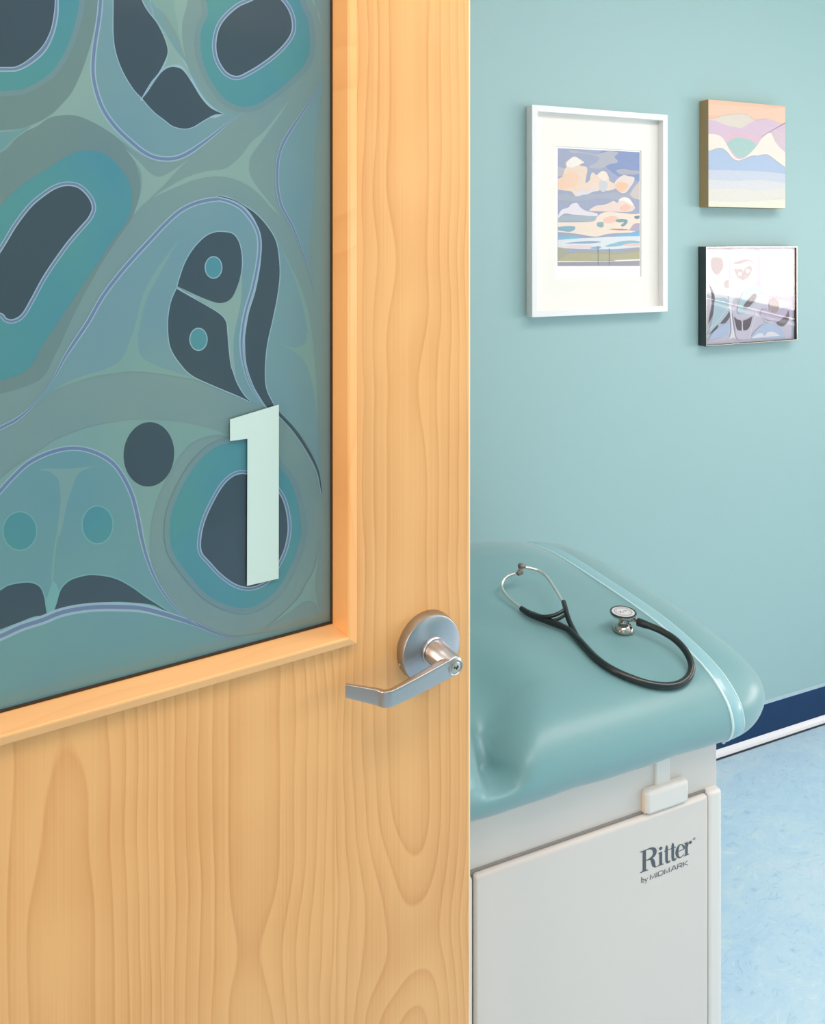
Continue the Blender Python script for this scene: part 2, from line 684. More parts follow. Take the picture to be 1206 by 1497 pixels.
# ---- printed film on the glass
def film(name, c, var=0.10, blue=0.35):
    m = mat(name, c, 0.35, coat=1.0, spec=0.3, coat_rough=0.06)
    g = NT(m)
    co = g.coord()
    nz = g.noise(co, 7.5, 2.0, 0.5)
    nz = g.ramp(nz, [(0.3, (0, 0, 0, 1)), (0.7, (1, 1, 1, 1))])
    a = (c[0] * (1 - var), c[1] * (1 - var * 0.5), c[2] * (1 + var * blue), 1)
    b = (c[0] * (1 + var), c[1] * (1 + var * 0.5), c[2] * (1 - var * blue), 1)
    g.link(g.mix(nz, a, b), g.p.inputs['Base Color'])
    return m


F_GT = film('film_grey_teal', rgb(108, 138, 140), 0.08)
F_GT2 = film('film_grey_teal_deep', rgb(98, 126, 128), 0.08)
F_S = film('film_sage', rgb(122, 155, 151), 0.06)
F_S2 = film('film_sage_soft', rgb(112, 149, 147), 0.08)
F_LB = film('film_light_blue', rgb(103, 141, 150), 0.10)
F_LBD = film('film_mid_blue', rgb(96, 141, 148), 0.10)
F_T = film('film_turquoise', rgb(70, 133, 142), 0.14, 0.6)
F_TH = film('film_turquoise_fade', rgb(100, 132, 139), 0.10)
F_D = film('film_dark_slate', rgb(50, 68, 80), 0.08)
F_P = film('film_violet_line', rgb(98, 119, 152), 0.08)
F_W = film('film_pale_line', rgb(136, 168, 184), 0.06)
F_TL = film('film_pale_teal_line', rgb(104, 158, 160), 0.06)


def fmap(x, y, k):
    X, Z = on_door(x, y, GD)
    return (min(max(X, gx0), gx1 - 0.0002), GD - 0.0002 - k, min(max(Z, gz0 + 0.0002), gz1))


S = Sheet(fmap, 5e-6)


def P(pts, m, n=8):
    S.poly(cat_closed(pts, n), m)


def OUT(pts, m, w_, mw, n=8):
    lp = cat_closed(pts, n)
    S.stroke(lp, w_ * 2, mw, closed=True)
    S.poly(lp, m)


def LINE(pts, w_, taper=(0.15, 0.15), halo=1.8, mp=F_P, mw=F_W, tip=0.12):
    path = cat_open(pts, 8)

    def wf(extra):
        def f(t):
            a = 1.0
            if taper[0]:
                a = min(a, tip + (1 - tip) * min(1, t / taper[0]))
            if taper[1]:
                a = min(a, tip + (1 - tip) * min(1, (1 - t) / taper[1]))
            return (w_ + extra) * a
        return f
    if halo:
        S.stroke(path, wf(halo * 2), mw)
    S.stroke(path, wf(0), mp)


# ground of the film
full = []
xa, xb = gx0, gx1
S.k += 1
mi = S.mi(F_GT)
vs = [S.bm.verts.new((x, GD - 0.0002 - S.k * S.step, z)) for x, z in ((gx0, gz0), (gx1, gz0), (gx1, gz1), (gx0, gz1))]
S.bm.faces.new(vs).material_index = mi

# top-left circle field
P([(150, -70, 1), (146, 0), (143, 30), (135, 60), (126, 88), (117, 110), (105, 135), (90, 153), (70, 170), (48, 181), (20, 189), (-60, 190, 1), (-60, -70, 1)], F_GT2)
P([(-60, 200, 1), (0, 222), (25, 200), (48, 185), (75, 172), (100, 168), (120, 172), (160, 193), (190, 222), (200, 245), (205, 275),
   (195, 315), (170, 352), (140, 400), (108, 460), (80, 520), (50, 560), (-60, 590, 1)], F_GT2)
# sage web between
P([(143, 15, 1), (135, 55), (128, 80), (118, 108), (105, 135), (90, 153), (75, 168), (50, 182), (20, 190), (-60, 194, 1), (-60, 197, 1), (20, 194), (50, 186.5),
   (72, 172), (85, 169), (100, 168), (115, 170), (135, 178), (160, 193), (185, 211), (212, 232, 1), (195, 216), (170, 192), (150, 162), (138, 132),
   (134, 110), (134, 90), (138, 55)], F_S)
P([(0, 193, 1), (20, 191), (48, 184, 1), (25, 199), (0, 221, 1)], F_LBD)
S.stroke([(48, 184), (25, 200), (0, 223), (-40, 262)], 1.2, F_S)
P([(182, 216, 1), (197, 236), (206, 252), (207, 268), (205, 285), (195, 314, 1), (207, 301), (215, 294), (225, 284), (240, 270), (258, 250), (277, 232, 1),
   (262, 243), (250, 251), (236, 258), (226, 257), (216, 250), (203, 236)], F_S)
P([(223, 289, 1), (240, 277.5), (271, 260), (300, 251), (323, 248), (335, 243), (352, 228), (368, 207), (385, 193), (406, 168), (424, 145, 1), (407, 171),
   (389, 197), (375, 216), (366, 230), (364, 245), (366, 257), (375, 272), (389, 290), (410, 316, 1), (397, 304), (381, 286), (364, 272), (344, 262.5),
   (323, 258), (302, 259), (281, 264), (261, 272), (240, 281)], F_S)

# upper U form
UL = [(150, -70), (147, 0), (144, 31), (139, 62), (136, 93), (137, 116), (143, 141), (153, 164), (170, 187), (191, 207), (211, 223), (230, 231), (252, 232),
      (271, 226), (294, 211), (315, 195), (333, 180), (354, 166)]
P([p + (1,) if i in (0, len(UL) - 1) else p for i, p in enumerate(UL)] + [(340, 165), (310, 150), (290, 120), (271, 88), (258, 60), (240, 30), (222, -70, 1)], F_LB)
P([(218, -70, 1), (222, 0), (240, 20), (258, 50), (271, 86, 1), (266, 52), (267, 31), (274, 0), (280, -70, 1)], F_S2)
P([(253, -70, 1), (254, 0), (259, 31), (263, 58), (271, 88, 1), (266, 55), (267, 31), (274, 0), (282, -70, 1)], F_S)
P([(220, -70, 1), (222, 15), (240, 48), (255, 72), (271, 91), (278, 108), (292, 134), (306, 152), (327, 168, 1), (300, 170), (240, 130), (205, 145), (230, 60), (200, -70, 1)], F_W)
P([(205, 145, 1), (225, 117), (240, 100), (252, 95), (266, 97), (280, 116), (270, 92), (255, 70), (240, 46), (225, 22), (212, -5, 1), (235, 45), (243, 90)], F_S)
OUT([(166, -70, 1), (166, 0), (166, 50), (170, 78), (180, 105), (195, 130), (207, 143, 1), (220, 121), (232, 106), (241, 89), (245, 75), (241, 58), (230, 35), (207, 0), (190, -70, 1)], F_D, 1.3, F_W)
OUT([(208, 144, 1), (216, 134), (228, 116), (238, 104), (250, 98), (263, 100), (271, 107), (281, 122), (294, 143), (308, 158), (327, 167, 1), (313, 168), (298, 176),
     (281, 186), (267, 188), (252, 184), (240, 175), (228, 166), (217, 155)], F_D, 1.3, F_W)
LINE(UL, 4.6, taper=(0, 0.22))

# top-left disc
OUT([(-60, -60, 1), (80, -60, 1), (115, -60, 1), (116, 0), (108, 40), (95, 75), (75, 105), (45, 125), (20, 132), (-60, 134, 1)], F_T, 8, F_TH)
OUT([(-60, -60, 1), (85, -60, 1), (84, 0), (83, 25), (77, 50), (66, 73), (48, 90), (28, 101), (10, 103), (-60, 102, 1)], F_P, 2.0, F_W)
OUT([(-60, -60, 1), (80, -60, 1), (80, 0), (78, 24), (73, 46), (62, 67), (45, 84), (26, 96), (8, 98), (-60, 97, 1)], F_D, 1.6, F_W)

# top-right disc
OUT([(300, -30), (304, 17), (295, 41), (293, 68), (299, 97), (312, 124), (329, 145), (348, 155), (368, 155), (385, 147), (406, 132), (427, 114), (443, 97), (451, 81),
     (453, 58), (450, 31), (442, 12), (425, -20), (360, -45)], F_T, 8, F_TH)
D3 = [(385, -6), (365, 3), (348, 11), (331, 26), (321, 41), (316.5, 60), (317, 77), (322, 92), (332, 105.5), (346, 111), (361, 105), (381, 93), (402, 77), (418, 60),
      (425.5, 46), (426, 31), (421, 15), (410, 0), (398, -7)]
lp = cat_closed(D3, 8)
S.stroke(lp, 12.5, F_W, closed=True)
S.stroke(lp, 10, F_P, closed=True)
S.stroke(lp, 3.6, F_W, closed=True)
S.poly(lp, F_D)
P([(452, -40, 1), (456, 0), (466, 20), (469, 38, 1), (464, 18), (459, 0), (462, -40, 1)], F_S)

# left capsule
P([(-60, 380, 1), (0, 302), (30, 272), (70, 246), (105, 225), (130, 220), (155, 226), (175, 245), (190, 270), (192, 300), (184, 325), (165, 350), (140, 388),
   (110, 432), (85, 470), (62, 505), (40, 540), (0, 556), (-60, 560, 1)], F_T)
lp = cat_closed([(97, 272), (80, 277), (62, 289), (45, 304), (25, 330), (8, 358), (-30, 420), (-40, 455), (0, 457), (10, 465), (20, 466), (32, 458), (45, 436), (65, 400),
                 (95, 357), (118, 330), (129, 317), (134, 303), (128, 288), (114, 275)], 8)
S.stroke(lp, 13, F_W, closed=True)
S.stroke(lp, 10.4, F_P, closed=True)
S.stroke(lp, 3.8, F_W, closed=True)
S.poly(lp, F_D)

# big eye form
L3a = [(-40, 650), (0, 626), (23, 614), (46, 595), (62, 577), (79, 552), (93, 525), (109, 500), (129, 470), (149, 435), (172, 404), (197, 375), (224, 346), (240, 329),
       (261, 310), (281, 299), (302, 293), (319, 291), (335, 295), (352, 304), (364, 317), (373, 331), (378, 346), (379, 364), (376, 389), (369, 422), (359, 456),
       (354, 485), (353, 509), (356, 532), (364, 560), (377, 581), (388, 596)]
P([(46, 595, 1)] + L3a[4:-1] + [(388, 596, 1), (366, 587), (340, 578), (313, 567), (290, 557), (261, 550), (228, 546), (197, 543), (166, 546), (135, 551), (104, 561), (77, 573)], F_LB)
# right-hand blue field and its sage arcs
P([(470, 107, 1), (462, 133), (445, 160), (427, 187), (414, 209), (407, 230), (405, 255), (406, 278), (412, 302), (427, 330), (439, 360), (451, 395), (455, 405, 1),
   (452, 370), (455, 320), (459, 260), (461, 210), (466, 160), (471, 125, 1)], F_LB)
P([(402, 345, 1), (420, 381), (437, 420), (449, 464), (456, 510), (462, 560), (464, 610), (466, 690, 1), (455, 660), (443, 640), (427, 622), (408, 604), (399, 590),
   (389, 568), (387, 541), (390, 505), (398, 468), (405, 433), (408, 402), (406, 370)], F_LB)
S.stroke(cat_open([(400, 340), (420, 381), (437, 420), (449, 464), (456, 510), (462, 560), (464, 610)]), lambda t: 1.0 + 5 * math.sin(math.pi * t) ** 3, F_S2)
P([(404, 500, 1), (427, 508), (445, 502), (450, 480, 1), (457, 520), (461, 560), (463, 610, 1), (456, 560), (446, 530), (430, 514)], F_S2)
# sage arc under the eye
P([(77, 570, 1), (100, 558), (124, 549), (155, 539), (176, 527), (187, 506), (190, 497), (197, 478), (207, 437), (224, 402), (250, 365), (262, 350, 1), (240, 388),
   (214, 437), (204, 478), (201, 499), (207, 522), (228, 534), (250, 542), (292, 556, 1), (261, 551), (228, 546), (197, 543), (166, 546), (135, 551), (104, 561)], F_S2)
OUT([(325, 339), (340, 342), (349, 354), (353, 373), (353, 393), (348, 416), (340, 436), (329, 445), (317, 446), (300, 440), (277, 430), (259, 419, 1), (263, 405),
     (271, 383), (284, 362), (300, 346), (313, 340)], F_D, 1.4, F_W)
P([(258, 418, 1), (300, 437), (322, 443), (338, 436), (348, 415), (354, 395, 1), (352, 440), (344, 480), (341, 510), (345, 560, 1), (334, 510), (330, 470), (318, 455)], F_S)
OUT([(258, 422, 1), (277, 433), (302, 447), (321, 459), (330, 470), (332, 485), (334, 510), (337, 534), (340, 543), (346, 560), (356, 577), (366, 587, 1), (344, 577),
     (313, 564), (281, 549), (263, 531), (250, 510), (246, 489), (246, 464), (250, 441)], F_D, 1.4, F_W)
S.poly(ell(312, 391, 13, 16.5), F_W); S.poly(ell(312, 391, 11.6, 15), F_T)
S.poly(ell(290, 496, 13.4, 17), F_W); S.poly(ell(290, 496, 12, 15.4), F_T)
OUT([(316, 286.5, 1), (333, 289), (352, 298), (373, 312), (389, 329), (402, 350), (407, 373), (408.5, 402), (405, 433), (398, 468), (390, 505), (387, 541), (389, 568),
     (399, 590), (412, 612, 1), (391, 596), (379, 579), (369, 560), (360, 531), (358, 500), (359, 485), (364, 456), (373, 427), (380, 391), (382, 364), (381, 344),
     (373, 323), (362, 307), (348, 296), (333, 290.5)], F_D, 1.4, F_W)
LINE(L3a[4:18], 4.4, taper=(0.25, 0), halo=1.7)
LINE(L3a[17:], 3.0, taper=(0, 0.3), halo=2.0)
LINE(L3a[:5], 3.6, taper=(0, 0.5), halo=1.4)
# tail behind the numeral
S.stroke(cat_open([(400, 596), (408, 605), (427, 625), (443, 647), (458, 673), (466, 694), (470, 722)]), lambda t: 6 * (1 - t) ** 0.7 * min(1, 0.55 + t) + 0.4, F_D)
S.stroke(cat_open([(404, 605), (424, 627), (440, 649), (455, 675), (464, 696), (469, 722)]), 1.0, F_W)
LINE([(470, 107), (462, 133), (445, 160), (427, 187), (414, 209), (407, 230), (405, 255), (406, 278), (412, 303), (427, 330), (439, 360), (451, 395), (460, 430)], 3.6,
     taper=(0.3, 0.35), halo=0.9)

# lower crescent, blue hood and its eyes
P([(-60, 760, 1), (0, 700), (37, 672), (62, 655), (83, 642), (124, 626), (166, 617), (200, 613.5), (250, 615), (292, 622), (313, 628), (340, 638, 1), (320, 636), (302, 638),
   (281, 647), (266, 662), (252, 682), (240, 705), (228, 734), (220, 769), (218.5, 800), (222, 825, 1), (205, 790), (190, 730), (160, 680), (110, 655), (60, 666), (10, 705)], F_S2)
L5 = [(-60, 790), (0, 718), (21, 695), (41, 677), (66, 664), (89, 657), (110, 655), (129, 658), (149, 666), (166, 678), (180, 697), (193, 724), (201, 755), (207, 786),
      (216, 819), (230, 852), (250, 881), (273, 903), (290, 914)]
L6 = [(-60, 955), (0, 930), (31, 916), (62, 906), (87, 896), (114, 890), (145, 887), (176, 887), (207, 889), (235, 896), (261, 904), (290, 914), (313, 924), (331, 930), (349, 930)]
P([(-60, 790, 1)] + L5[1:-1] + [(290, 914, 1), (261, 902), (207, 887), (145, 885), (87, 893), (31, 912), (-60, 950, 1)], F_LBD)
P([(-60, 955, 1)] + L6[1:-1] + [(349, 930, 1), (500, 905, 1), (500, 1120, 1), (-60, 1120, 1)], F_LBD)
P([(54, 688, 1), (68, 684.5), (91, 685.5), (112, 684), (145, 680, 1), (124, 686), (112, 696), (104, 718), (97, 740), (89, 778), (83, 792), (78, 844), (77, 885, 1), (75, 845),
   (79, 800), (83, 778), (88, 740), (88, 718), (85, 701), (77, 692), (66, 688)], F_S2)
S.poly(ell(29, 776, 25.5, 29), F_TL); S.poly(ell(29, 776, 24, 27.4), F_T)
S.poly(ell(142.5, 767, 23.4, 28.6), F_TL); S.poly(ell(142.5, 767, 21.8, 27), F_T)
OUT([(-60, 890, 1), (-20, 872), (0, 863), (12, 856), (31, 852), (46, 852), (58, 858), (64, 871), (67, 889), (69, 900, 1), (50, 901), (29, 909), (0, 920), (-60, 945, 1)], F_D, 2.0, F_TL)
OUT([(77, 899, 1), (83, 881), (89, 862), (100, 850), (114, 844), (133, 840.5), (158, 843), (176, 849), (195, 860), (213, 873), (232, 885), (250, 898, 1), (224, 884.5),
     (197, 881), (172, 879.5), (145, 881), (118, 885), (93, 892)], F_D, 2.0, F_TL)
P([(72, 905, 1), (67, 880), (70, 870), (78, 850), (86, 864), (82, 880)], F_TL)
S.stroke(cat_open(L6), lambda t: 13 * min(1, (1 - t) * 2.2) + 0.5, F_W)
S.stroke(cat_open(L6), lambda t: 5.4 * min(1, (1 - t) * 4) + 0.5, F_P)
LINE(L5, 4.8, taper=(0, 0.3), halo=1.6)
S.poly(ell(217.5, 664, 37, 47.2, 4), F_D)

# disc behind the numeral
OUT([(362, 644), (335, 647), (313, 655), (292, 672), (274, 697), (260, 724), (250, 753), (248, 783), (252, 805), (262, 822), (277, 842), (298, 865), (319, 879), (344, 888),
     (364, 888), (385, 879), (406, 860), (422, 833), (434, 804), (440, 777), (438, 752), (432, 724), (422, 700), (408, 682), (390, 660)], F_T, 8, F_TH)
lp = cat_closed([(361, 693.5), (351, 693), (340, 697), (327, 709), (314, 730), (301, 758), (294.5, 784), (295, 806), (308, 822), (323, 838), (342, 852), (360, 857.5),
                 (377, 854.5), (393, 843), (411, 812), (418.5, 787), (420, 766), (416, 741), (408, 722), (392, 704), (376, 696)], 8)
S.stroke(lp, 11.5, F_W, closed=True)
S.stroke(lp, 9, F_P, closed=True)
S.stroke(lp, 3.4, F_W, closed=True)
S.poly(lp, F_D)
P([(389, 917, 1), (416, 894), (437, 872), (447, 853), (458, 833), (466, 800), (468, 779, 1), (466, 806), (461, 845), (461, 866), (467, 893, 1), (458, 880), (447, 879),
   (437, 884), (416, 900)], F_S2)
fo = S.build('printed_film', glass)
tag(fo, label='teal, slate and violet curved eye shapes printed across the glass')

# numeral
M_NUM = mat('pale_mint_vinyl', rgb(198, 224, 218), 0.45, coat=0.6)
nb = bmesh.new()
pts = [(336.2, 613), (407.5, 591.3), (407.2, 845.6), (361, 856.3), (361.6, 641.2), (336.2, 644.6)]
fr_, bk_ = [], []
for x, y in pts:
    X, Z = on_door(x, y, GD - 0.0035)
    fr_.append(nb.verts.new((X, GD - 0.0040, Z)))
    bk_.append(nb.verts.new((X, GD - 0.0036, Z)))
nb.faces.new(fr_)
nb.faces.new(bk_[::-1])
for i in range(6):
    j = (i + 1) % 6
    nb.faces.new((fr_[j], fr_[i], bk_[i], bk_[j]))
bmesh.ops.recalc_face_normals(nb, faces=nb.faces)
tag(link_mesh('door_number', nb, M_NUM, glass), label='large pale mint figure 1 on the glass')

# ---- lever handle
hx, hz = on_door(631.8, 949.4, -0.014)
handle = empty('door_handle', (hx, 0, hz), 0, door)
rose = lathe('rose', [(0.0425, 0.0), (0.0425, 0.0), (0.0424, 0.004), (0.0416, 0.0125), (0.0408, 0.0140), (0.0395, 0.0146), (0.030, 0.0160), (0.018, 0.0178), (0.0150, 0.0183), (0.0, 0.0183)],
             M_NICKEL_T, handle, 96, '-Y', sharp=28)
collar = lathe('collar', [(0.0175, 0.0165), (0.0175, 0.0205), (0.0165, 0.0218), (0.0135, 0.0222), (0.0135, 0.026), (0.0, 0.026)], M_NICKEL, handle, 64, '-Y')
tag(box('pin_hole', -0.0438, -0.0418, -0.009, -0.006, -0.0115, -0.0080, M_BRASS, handle, 0.0006), label='small pin in the side of the rose')
KX, KZ = on_door(665.7, 975.2, -0.052)
KX -= hx
KZ -= hz
kd = 0.052
# hub: waisted cylinder from the collar out to the key boss
bm = bmesh.new()
rings = []
for t, r_, dz in [(0.020, 0.0132, 0), (0.022, 0.0150, 0), (0.028, 0.0152, 0.15), (0.040, 0.0135, 0.5), (0.0465, 0.0122, 0.9), (0.0505, 0.0120, 1), (0.052, 0.0108, 1), (0.0524, 0.0092, 1)]:
    ring = []
    for k in range(48):
        a = 2 * math.pi * k / 48
        ring.append(bm.verts.new((KX * dz + r_ * math.cos(a), -t, KZ * dz + r_ * math.sin(a))))
    rings.append(ring)
for a, b in zip(rings, rings[1:]):
    for k in range(48):
        bm.faces.new((a[k], a[(k + 1) % 48], b[(k + 1) % 48], b[k]))
bm.faces.new(rings[0])
bm.faces.new(rings[-1])
bmesh.ops.recalc_face_normals(bm, faces=bm.faces)
hub = link_mesh('hub', bm, M_NICKEL, handle, smooth=True)
hub.data.set_sharp_from_angle(angle=R(40))
# lever arm: flat blade that runs to the left and turns back towards the door
BX, BZ = on_door(566, 1026, -0.050)
EX, EZ = on_door(505.5, 1009.5, -0.013)
BX -= hx; BZ -= hz; EX -= hx; EZ -= hz
ctr = [(KX + 0.002, -kd + 0.0058, KZ, 0.0108, 0.0058), (KX - 0.012, -kd + 0.0056, KZ + (BZ - KZ) * 0.115, 0.0110, 0.0056),
       (KX + (BX - KX) * 0.5, -0.0470, KZ + (BZ - KZ) * 0.52, 0.0104, 0.0046),
       (BX + 0.014, -0.0462, BZ + 0.0014, 0.0096, 0.0036), (BX + 0.005, -0.0455, BZ + 0.0003, 0.0095, 0.0034), (BX - 0.0005, -0.0425, BZ, 0.0094, 0.0032),
       (BX - 0.0045, -0.0365, BZ, 0.0092, 0.0029),
       (BX + (EX - BX) * 0.55, -0.025, BZ + (EZ - BZ) * 0.5, 0.0086, 0.0024), (EX, -0.013, EZ, 0.0078, 0.0020)]
cs = cat_open(ctr, 6)
bm = bmesh.new()
rings = []
for i, c in enumerate(cs):
    a_, b_ = cs[max(0, i - 1)], cs[min(len(cs) - 1, i + 1)]
    t = Vector((b_[0] - a_[0], b_[1] - a_[1], 0)).normalized()
    nrm = Vector((t.y, -t.x, 0))              # thickness direction
    hh, th = c[3], c[4]
    ring = []
    for k in range(32):
        a = 2 * math.pi * k / 32
        ca, sa = math.cos(a), math.sin(a)
        e = 0.28
        u_ = math.copysign(abs(ca) ** e, ca) * th
        v_ = math.copysign(abs(sa) ** e, sa) * hh
        p = Vector((c[0], c[1], c[2])) + nrm * u_ + Vector((0, 0, v_))
        ring.append(bm.verts.new(p))
    rings.append(ring)
for a, b in zip(rings, rings[1:]):
    for k in range(32):
        bm.faces.new((a[k], a[(k + 1) % 32], b[(k + 1) % 32], b[k]))
bm.faces.new(rings[0])
bm.faces.new(rings[-1])
bmesh.ops.recalc_face_normals(bm, faces=bm.faces)
lev = link_mesh('lever', bm, M_NICKEL, handle, smooth=True)
lev.data.set_sharp_from_angle(angle=R(45))
# key cylinder
kc = lathe('key_cylinder', [(0.0098, 0.0), (0.0098, 0.0012), (0.0090, 0.0016), (0.0082, 0.0010), (0.0078, 0.0002), (0.0, 0.0002)], M_NICKEL, handle, 48, '-Y')
kc.location = (KX, -kd, KZ)
core = lathe('key_core', [(0.0062, 0.0), (0.0062, 0.0010), (0.0056, 0.0014), (0.0, 0.0014)], M_BRASS, handle, 40, '-Y')
core.location = (KX + 0.0002, -kd - 0.0002, KZ)
bm = bmesh.new()
for x0, x1, z0, z1 in ((-0.0034, 0.0032, -0.0006, 0.0006), (-0.0002, 0.0018, -0.0024, 0.0004), (-0.0030, -0.0016, -0.0002, 0.0018), (0.0010, 0.0032, 0.0004, 0.0020)):
    add_box(bm, x0, x1, -0.0006, 0.0002, z0, z1)
kw = link_mesh('keyway', bm, M_KEYWAY, handle)
kw.location = (KX + 0.0002, -kd - 0.0014, KZ)

# ------------------------------------------------------------------ examination table
M_VINYL = mat('teal_vinyl', rgb(112, 160, 166), 0.44, spec=0.4, coat=0.28, coat_rough=0.24)
M_VINYL.node_tree.nodes['Principled BSDF'].inputs['Sheen Weight'].default_value = 0.35
g = NT(M_VINYL)
co = g.coord()
g.bump(g.noise(co, 520, 3, 0.6), 0.10, 0.0005)
M_PIPE = mat('pale_welting', rgb(206, 234, 240), 0.3, coat=0.4)
M_CLEAR = mat('clear_strip', rgb(146, 192, 202), 0.3, coat=0.35)
M_CAB = mat('off_white_enamel', rgb(222, 217, 213), 0.42, coat=0.15)
M_CABL = mat('off_white_plastic', rgb(230, 229, 226), 0.35)
M_INK = mat('grey_printed_ink', rgb(82, 90, 100), 0.5)
M_CREAM = mat('cream_latch_side', rgb(240, 222, 198), 0.4)
TX0, TX1, XS, XE = -0.42, 0.955, 0.955, 1.082
table = empty('examination_table', (0.3, 1.3, 0))
tag(table, label='teal vinyl padded examination table on an off-white cabinet base beside the open door', cat='examination table')
TP = Vector((0.3, 1.3, 0))

half = [(1.312, 0.852), (1.22, 0.8515), (1.14, 0.848), (1.069, 0.838), (1.020, 0.8255), (0.990, 0.811), (0.968, 0.791), (0.9585, 0.766), (0.963, 0.744), (0.978, 0.729), (1.000, 0.7245),
        (1.08, 0.7240), (1.312, 0.7240)]
fh = cat_open(half, 6)
prof_c = fh + [(2 * 1.312 - y, z) for y, z in fh[-2:0:-1]]
YC, ZC = 1.312, 0.782


def sec_at(x):
    """section of the pad at x: full up to the seam, drawn in over the rounded end"""
    t = max(0.0, min(1.0, (x - XS) / (XE - XS)))
    ins = 0.056 * (1 - math.sqrt(max(0.0, 1 - t ** 2.3)))
    sy = 1 - ins / 0.354 * 1.55
    sz = 1 - ins / 0.066
    return [(YC + (y - YC) * sy, ZC + (z - ZC) * sz) for y, z in prof_c]


def dent(x, y, z):
    """the tuck where the back section meets the seat: a valley running up over the front roll"""
    if z < 0.74 or y > 1.25:
        return 0.0, 0.0
    up = max(0.0, min(1.0, (z - 0.765) / 0.02))
    back = max(0.0, min(1.0, (1.22 - y) / 0.2))
    along = min(1.0, max(0.0, (y - 0.95) / 0.12))          # 0 at the front, 1 on top
    c = 0.534 + 0.035 * along
    wd = 0.019 + 0.040 * along
    v = math.exp(-((x - c) / wd) ** 2) * up * back
    bul = math.exp(-((x - 0.465) / 0.035) ** 2) * up * back
    return v, bul


bm = bmesh.new()
xs = [TX0 + (XS - TX0) * i / 150 for i in range(151)] + [XS + (XE - XS) * math.sin(R(90) * k / 22) for k in range(1, 23)]
rings = []
for x in xs:
    ring = []
    for (y, z) in sec_at(x):
        v, bul = dent(x, y, z)
        # push inward from the surface
        dy, dz = YC - y, ZC - z
        f_ = max(0.0, min(1.0, (1.10 - y) / 0.13))
        yy = y + v * 0.062 * f_ - bul * 0.020 * f_
        zz = z - v * 0.046 * (1 - 0.5 * f_) + bul * 0.014 * (1 - 0.5 * f_)
        # the cover stands fuller towards the far side, away from the end seam
        if z > 0.78:
            q_ = max(0.0, min(1.0, (y - 1.22) / 0.33))
            e_ = 1 - math.exp(-max(0.0, 0.955 - x) / 0.07)
            zz += 0.026 * e_ * q_ * q_ * (3 - 2 * q_) * min(1.0, (z - 0.78) / 0.05)
        # slight waviness of the stretched cover along the lower edge
        if z < 0.76 and y < 1.0:
            zz += 0.0010 * math.sin(x * 31) + 0.0005 * math.sin(x * 67 + 1)
        ring.append(bm.verts.new((x - TP.x, yy - TP.y, zz)))
    rings.append(ring)
nn = len(rings[0])
for a, b in zip(rings, rings[1:]):
    for k in range(nn):
        bm.faces.new((a[k], a[(k + 1) % nn], b[(k + 1) % nn], b[k]))
bm.faces.new(rings[0])
bm.faces.new(rings[-1])
bmesh.ops.recalc_face_normals(bm, faces=bm.faces)
pad = link_mesh('padded_top', bm, M_VINYL, table, smooth=True)
tag(pad, label='smooth teal vinyl padded top with a rounded end')


def band(name, x0, x1, off, m, parent, off2=None):
    bm = bmesh.new()
    K = 3
    rr = []
    for k in range(K + 1):
        x = x0 + (x1 - x0) * k / K
        s = sec_at(x)
        ring = []
        for i, (y, z) in enumerate(s):
            a, b = s[i - 1], s[(i + 1) % len(s)]
            ty, tz = b[0] - a[0], b[1] - a[1]
            l = math.hypot(ty, tz)
            ny, nz = -tz / l, ty / l
            if (y - YC) * ny + (z - ZC) * nz < 0:
                ny, nz = -ny, -nz
            o_ = off * (1.0 if 0 < k < K else 0.2)
            ring.append(bm.verts.new((x - TP.x, y + ny * o_ - TP.y, z + nz * o_)))
        rr.append(ring)
    n_ = len(rr[0])
    for a, b in zip(rr, rr[1:]):
        for k in range(n_):
            bm.faces.new((a[k], a[(k + 1) % n_], b[(k + 1) % n_], b[k]))
    bmesh.ops.recalc_face_normals(bm, faces=bm.faces)
    return link_mesh(name, bm, m, parent, smooth=True)


def piping(x, r, m, parent, off=0.0):
    s = sec_at(x)
    P3 = [Vector((x - TP.x, y - TP.y, z)) for y, z in s]
    bm = bmesh.new()
    rr = []
    n_ = len(P3)
    for i, p in enumerate(P3):
        t = (P3[(i + 1) % n_] - P3[i - 1]).normalized()
        a = Vector((1, 0, 0))
        b = t.cross(a)
        if b.dot(Vector((0, p.y - (YC - TP.y), p.z - ZC))) < 0:
            b = -b
        rr.append([bm.verts.new(p + b * off + (a * math.cos(q) + b * math.sin(q)) * r) for q in [2 * math.pi * k / 10 for k in range(10)]])
    for i in range(n_):
        a, b = rr[i], rr[(i + 1) % n_]
        for k in range(10):
            bm.faces.new((a[k], a[(k + 1) % 10], b[(k + 1) % 10], b[k]))
    bmesh.ops.recalc_face_normals(bm, faces=bm.faces)
    return link_mesh('piping', bm, m, parent, smooth=True)


piping(0.9550, 0.0023, M_PIPE, pad)
band('seam_strip', 0.957, 0.979, 0.0012, M_CLEAR, pad)
piping(0.9800, 0.0010, M_PIPE, pad)
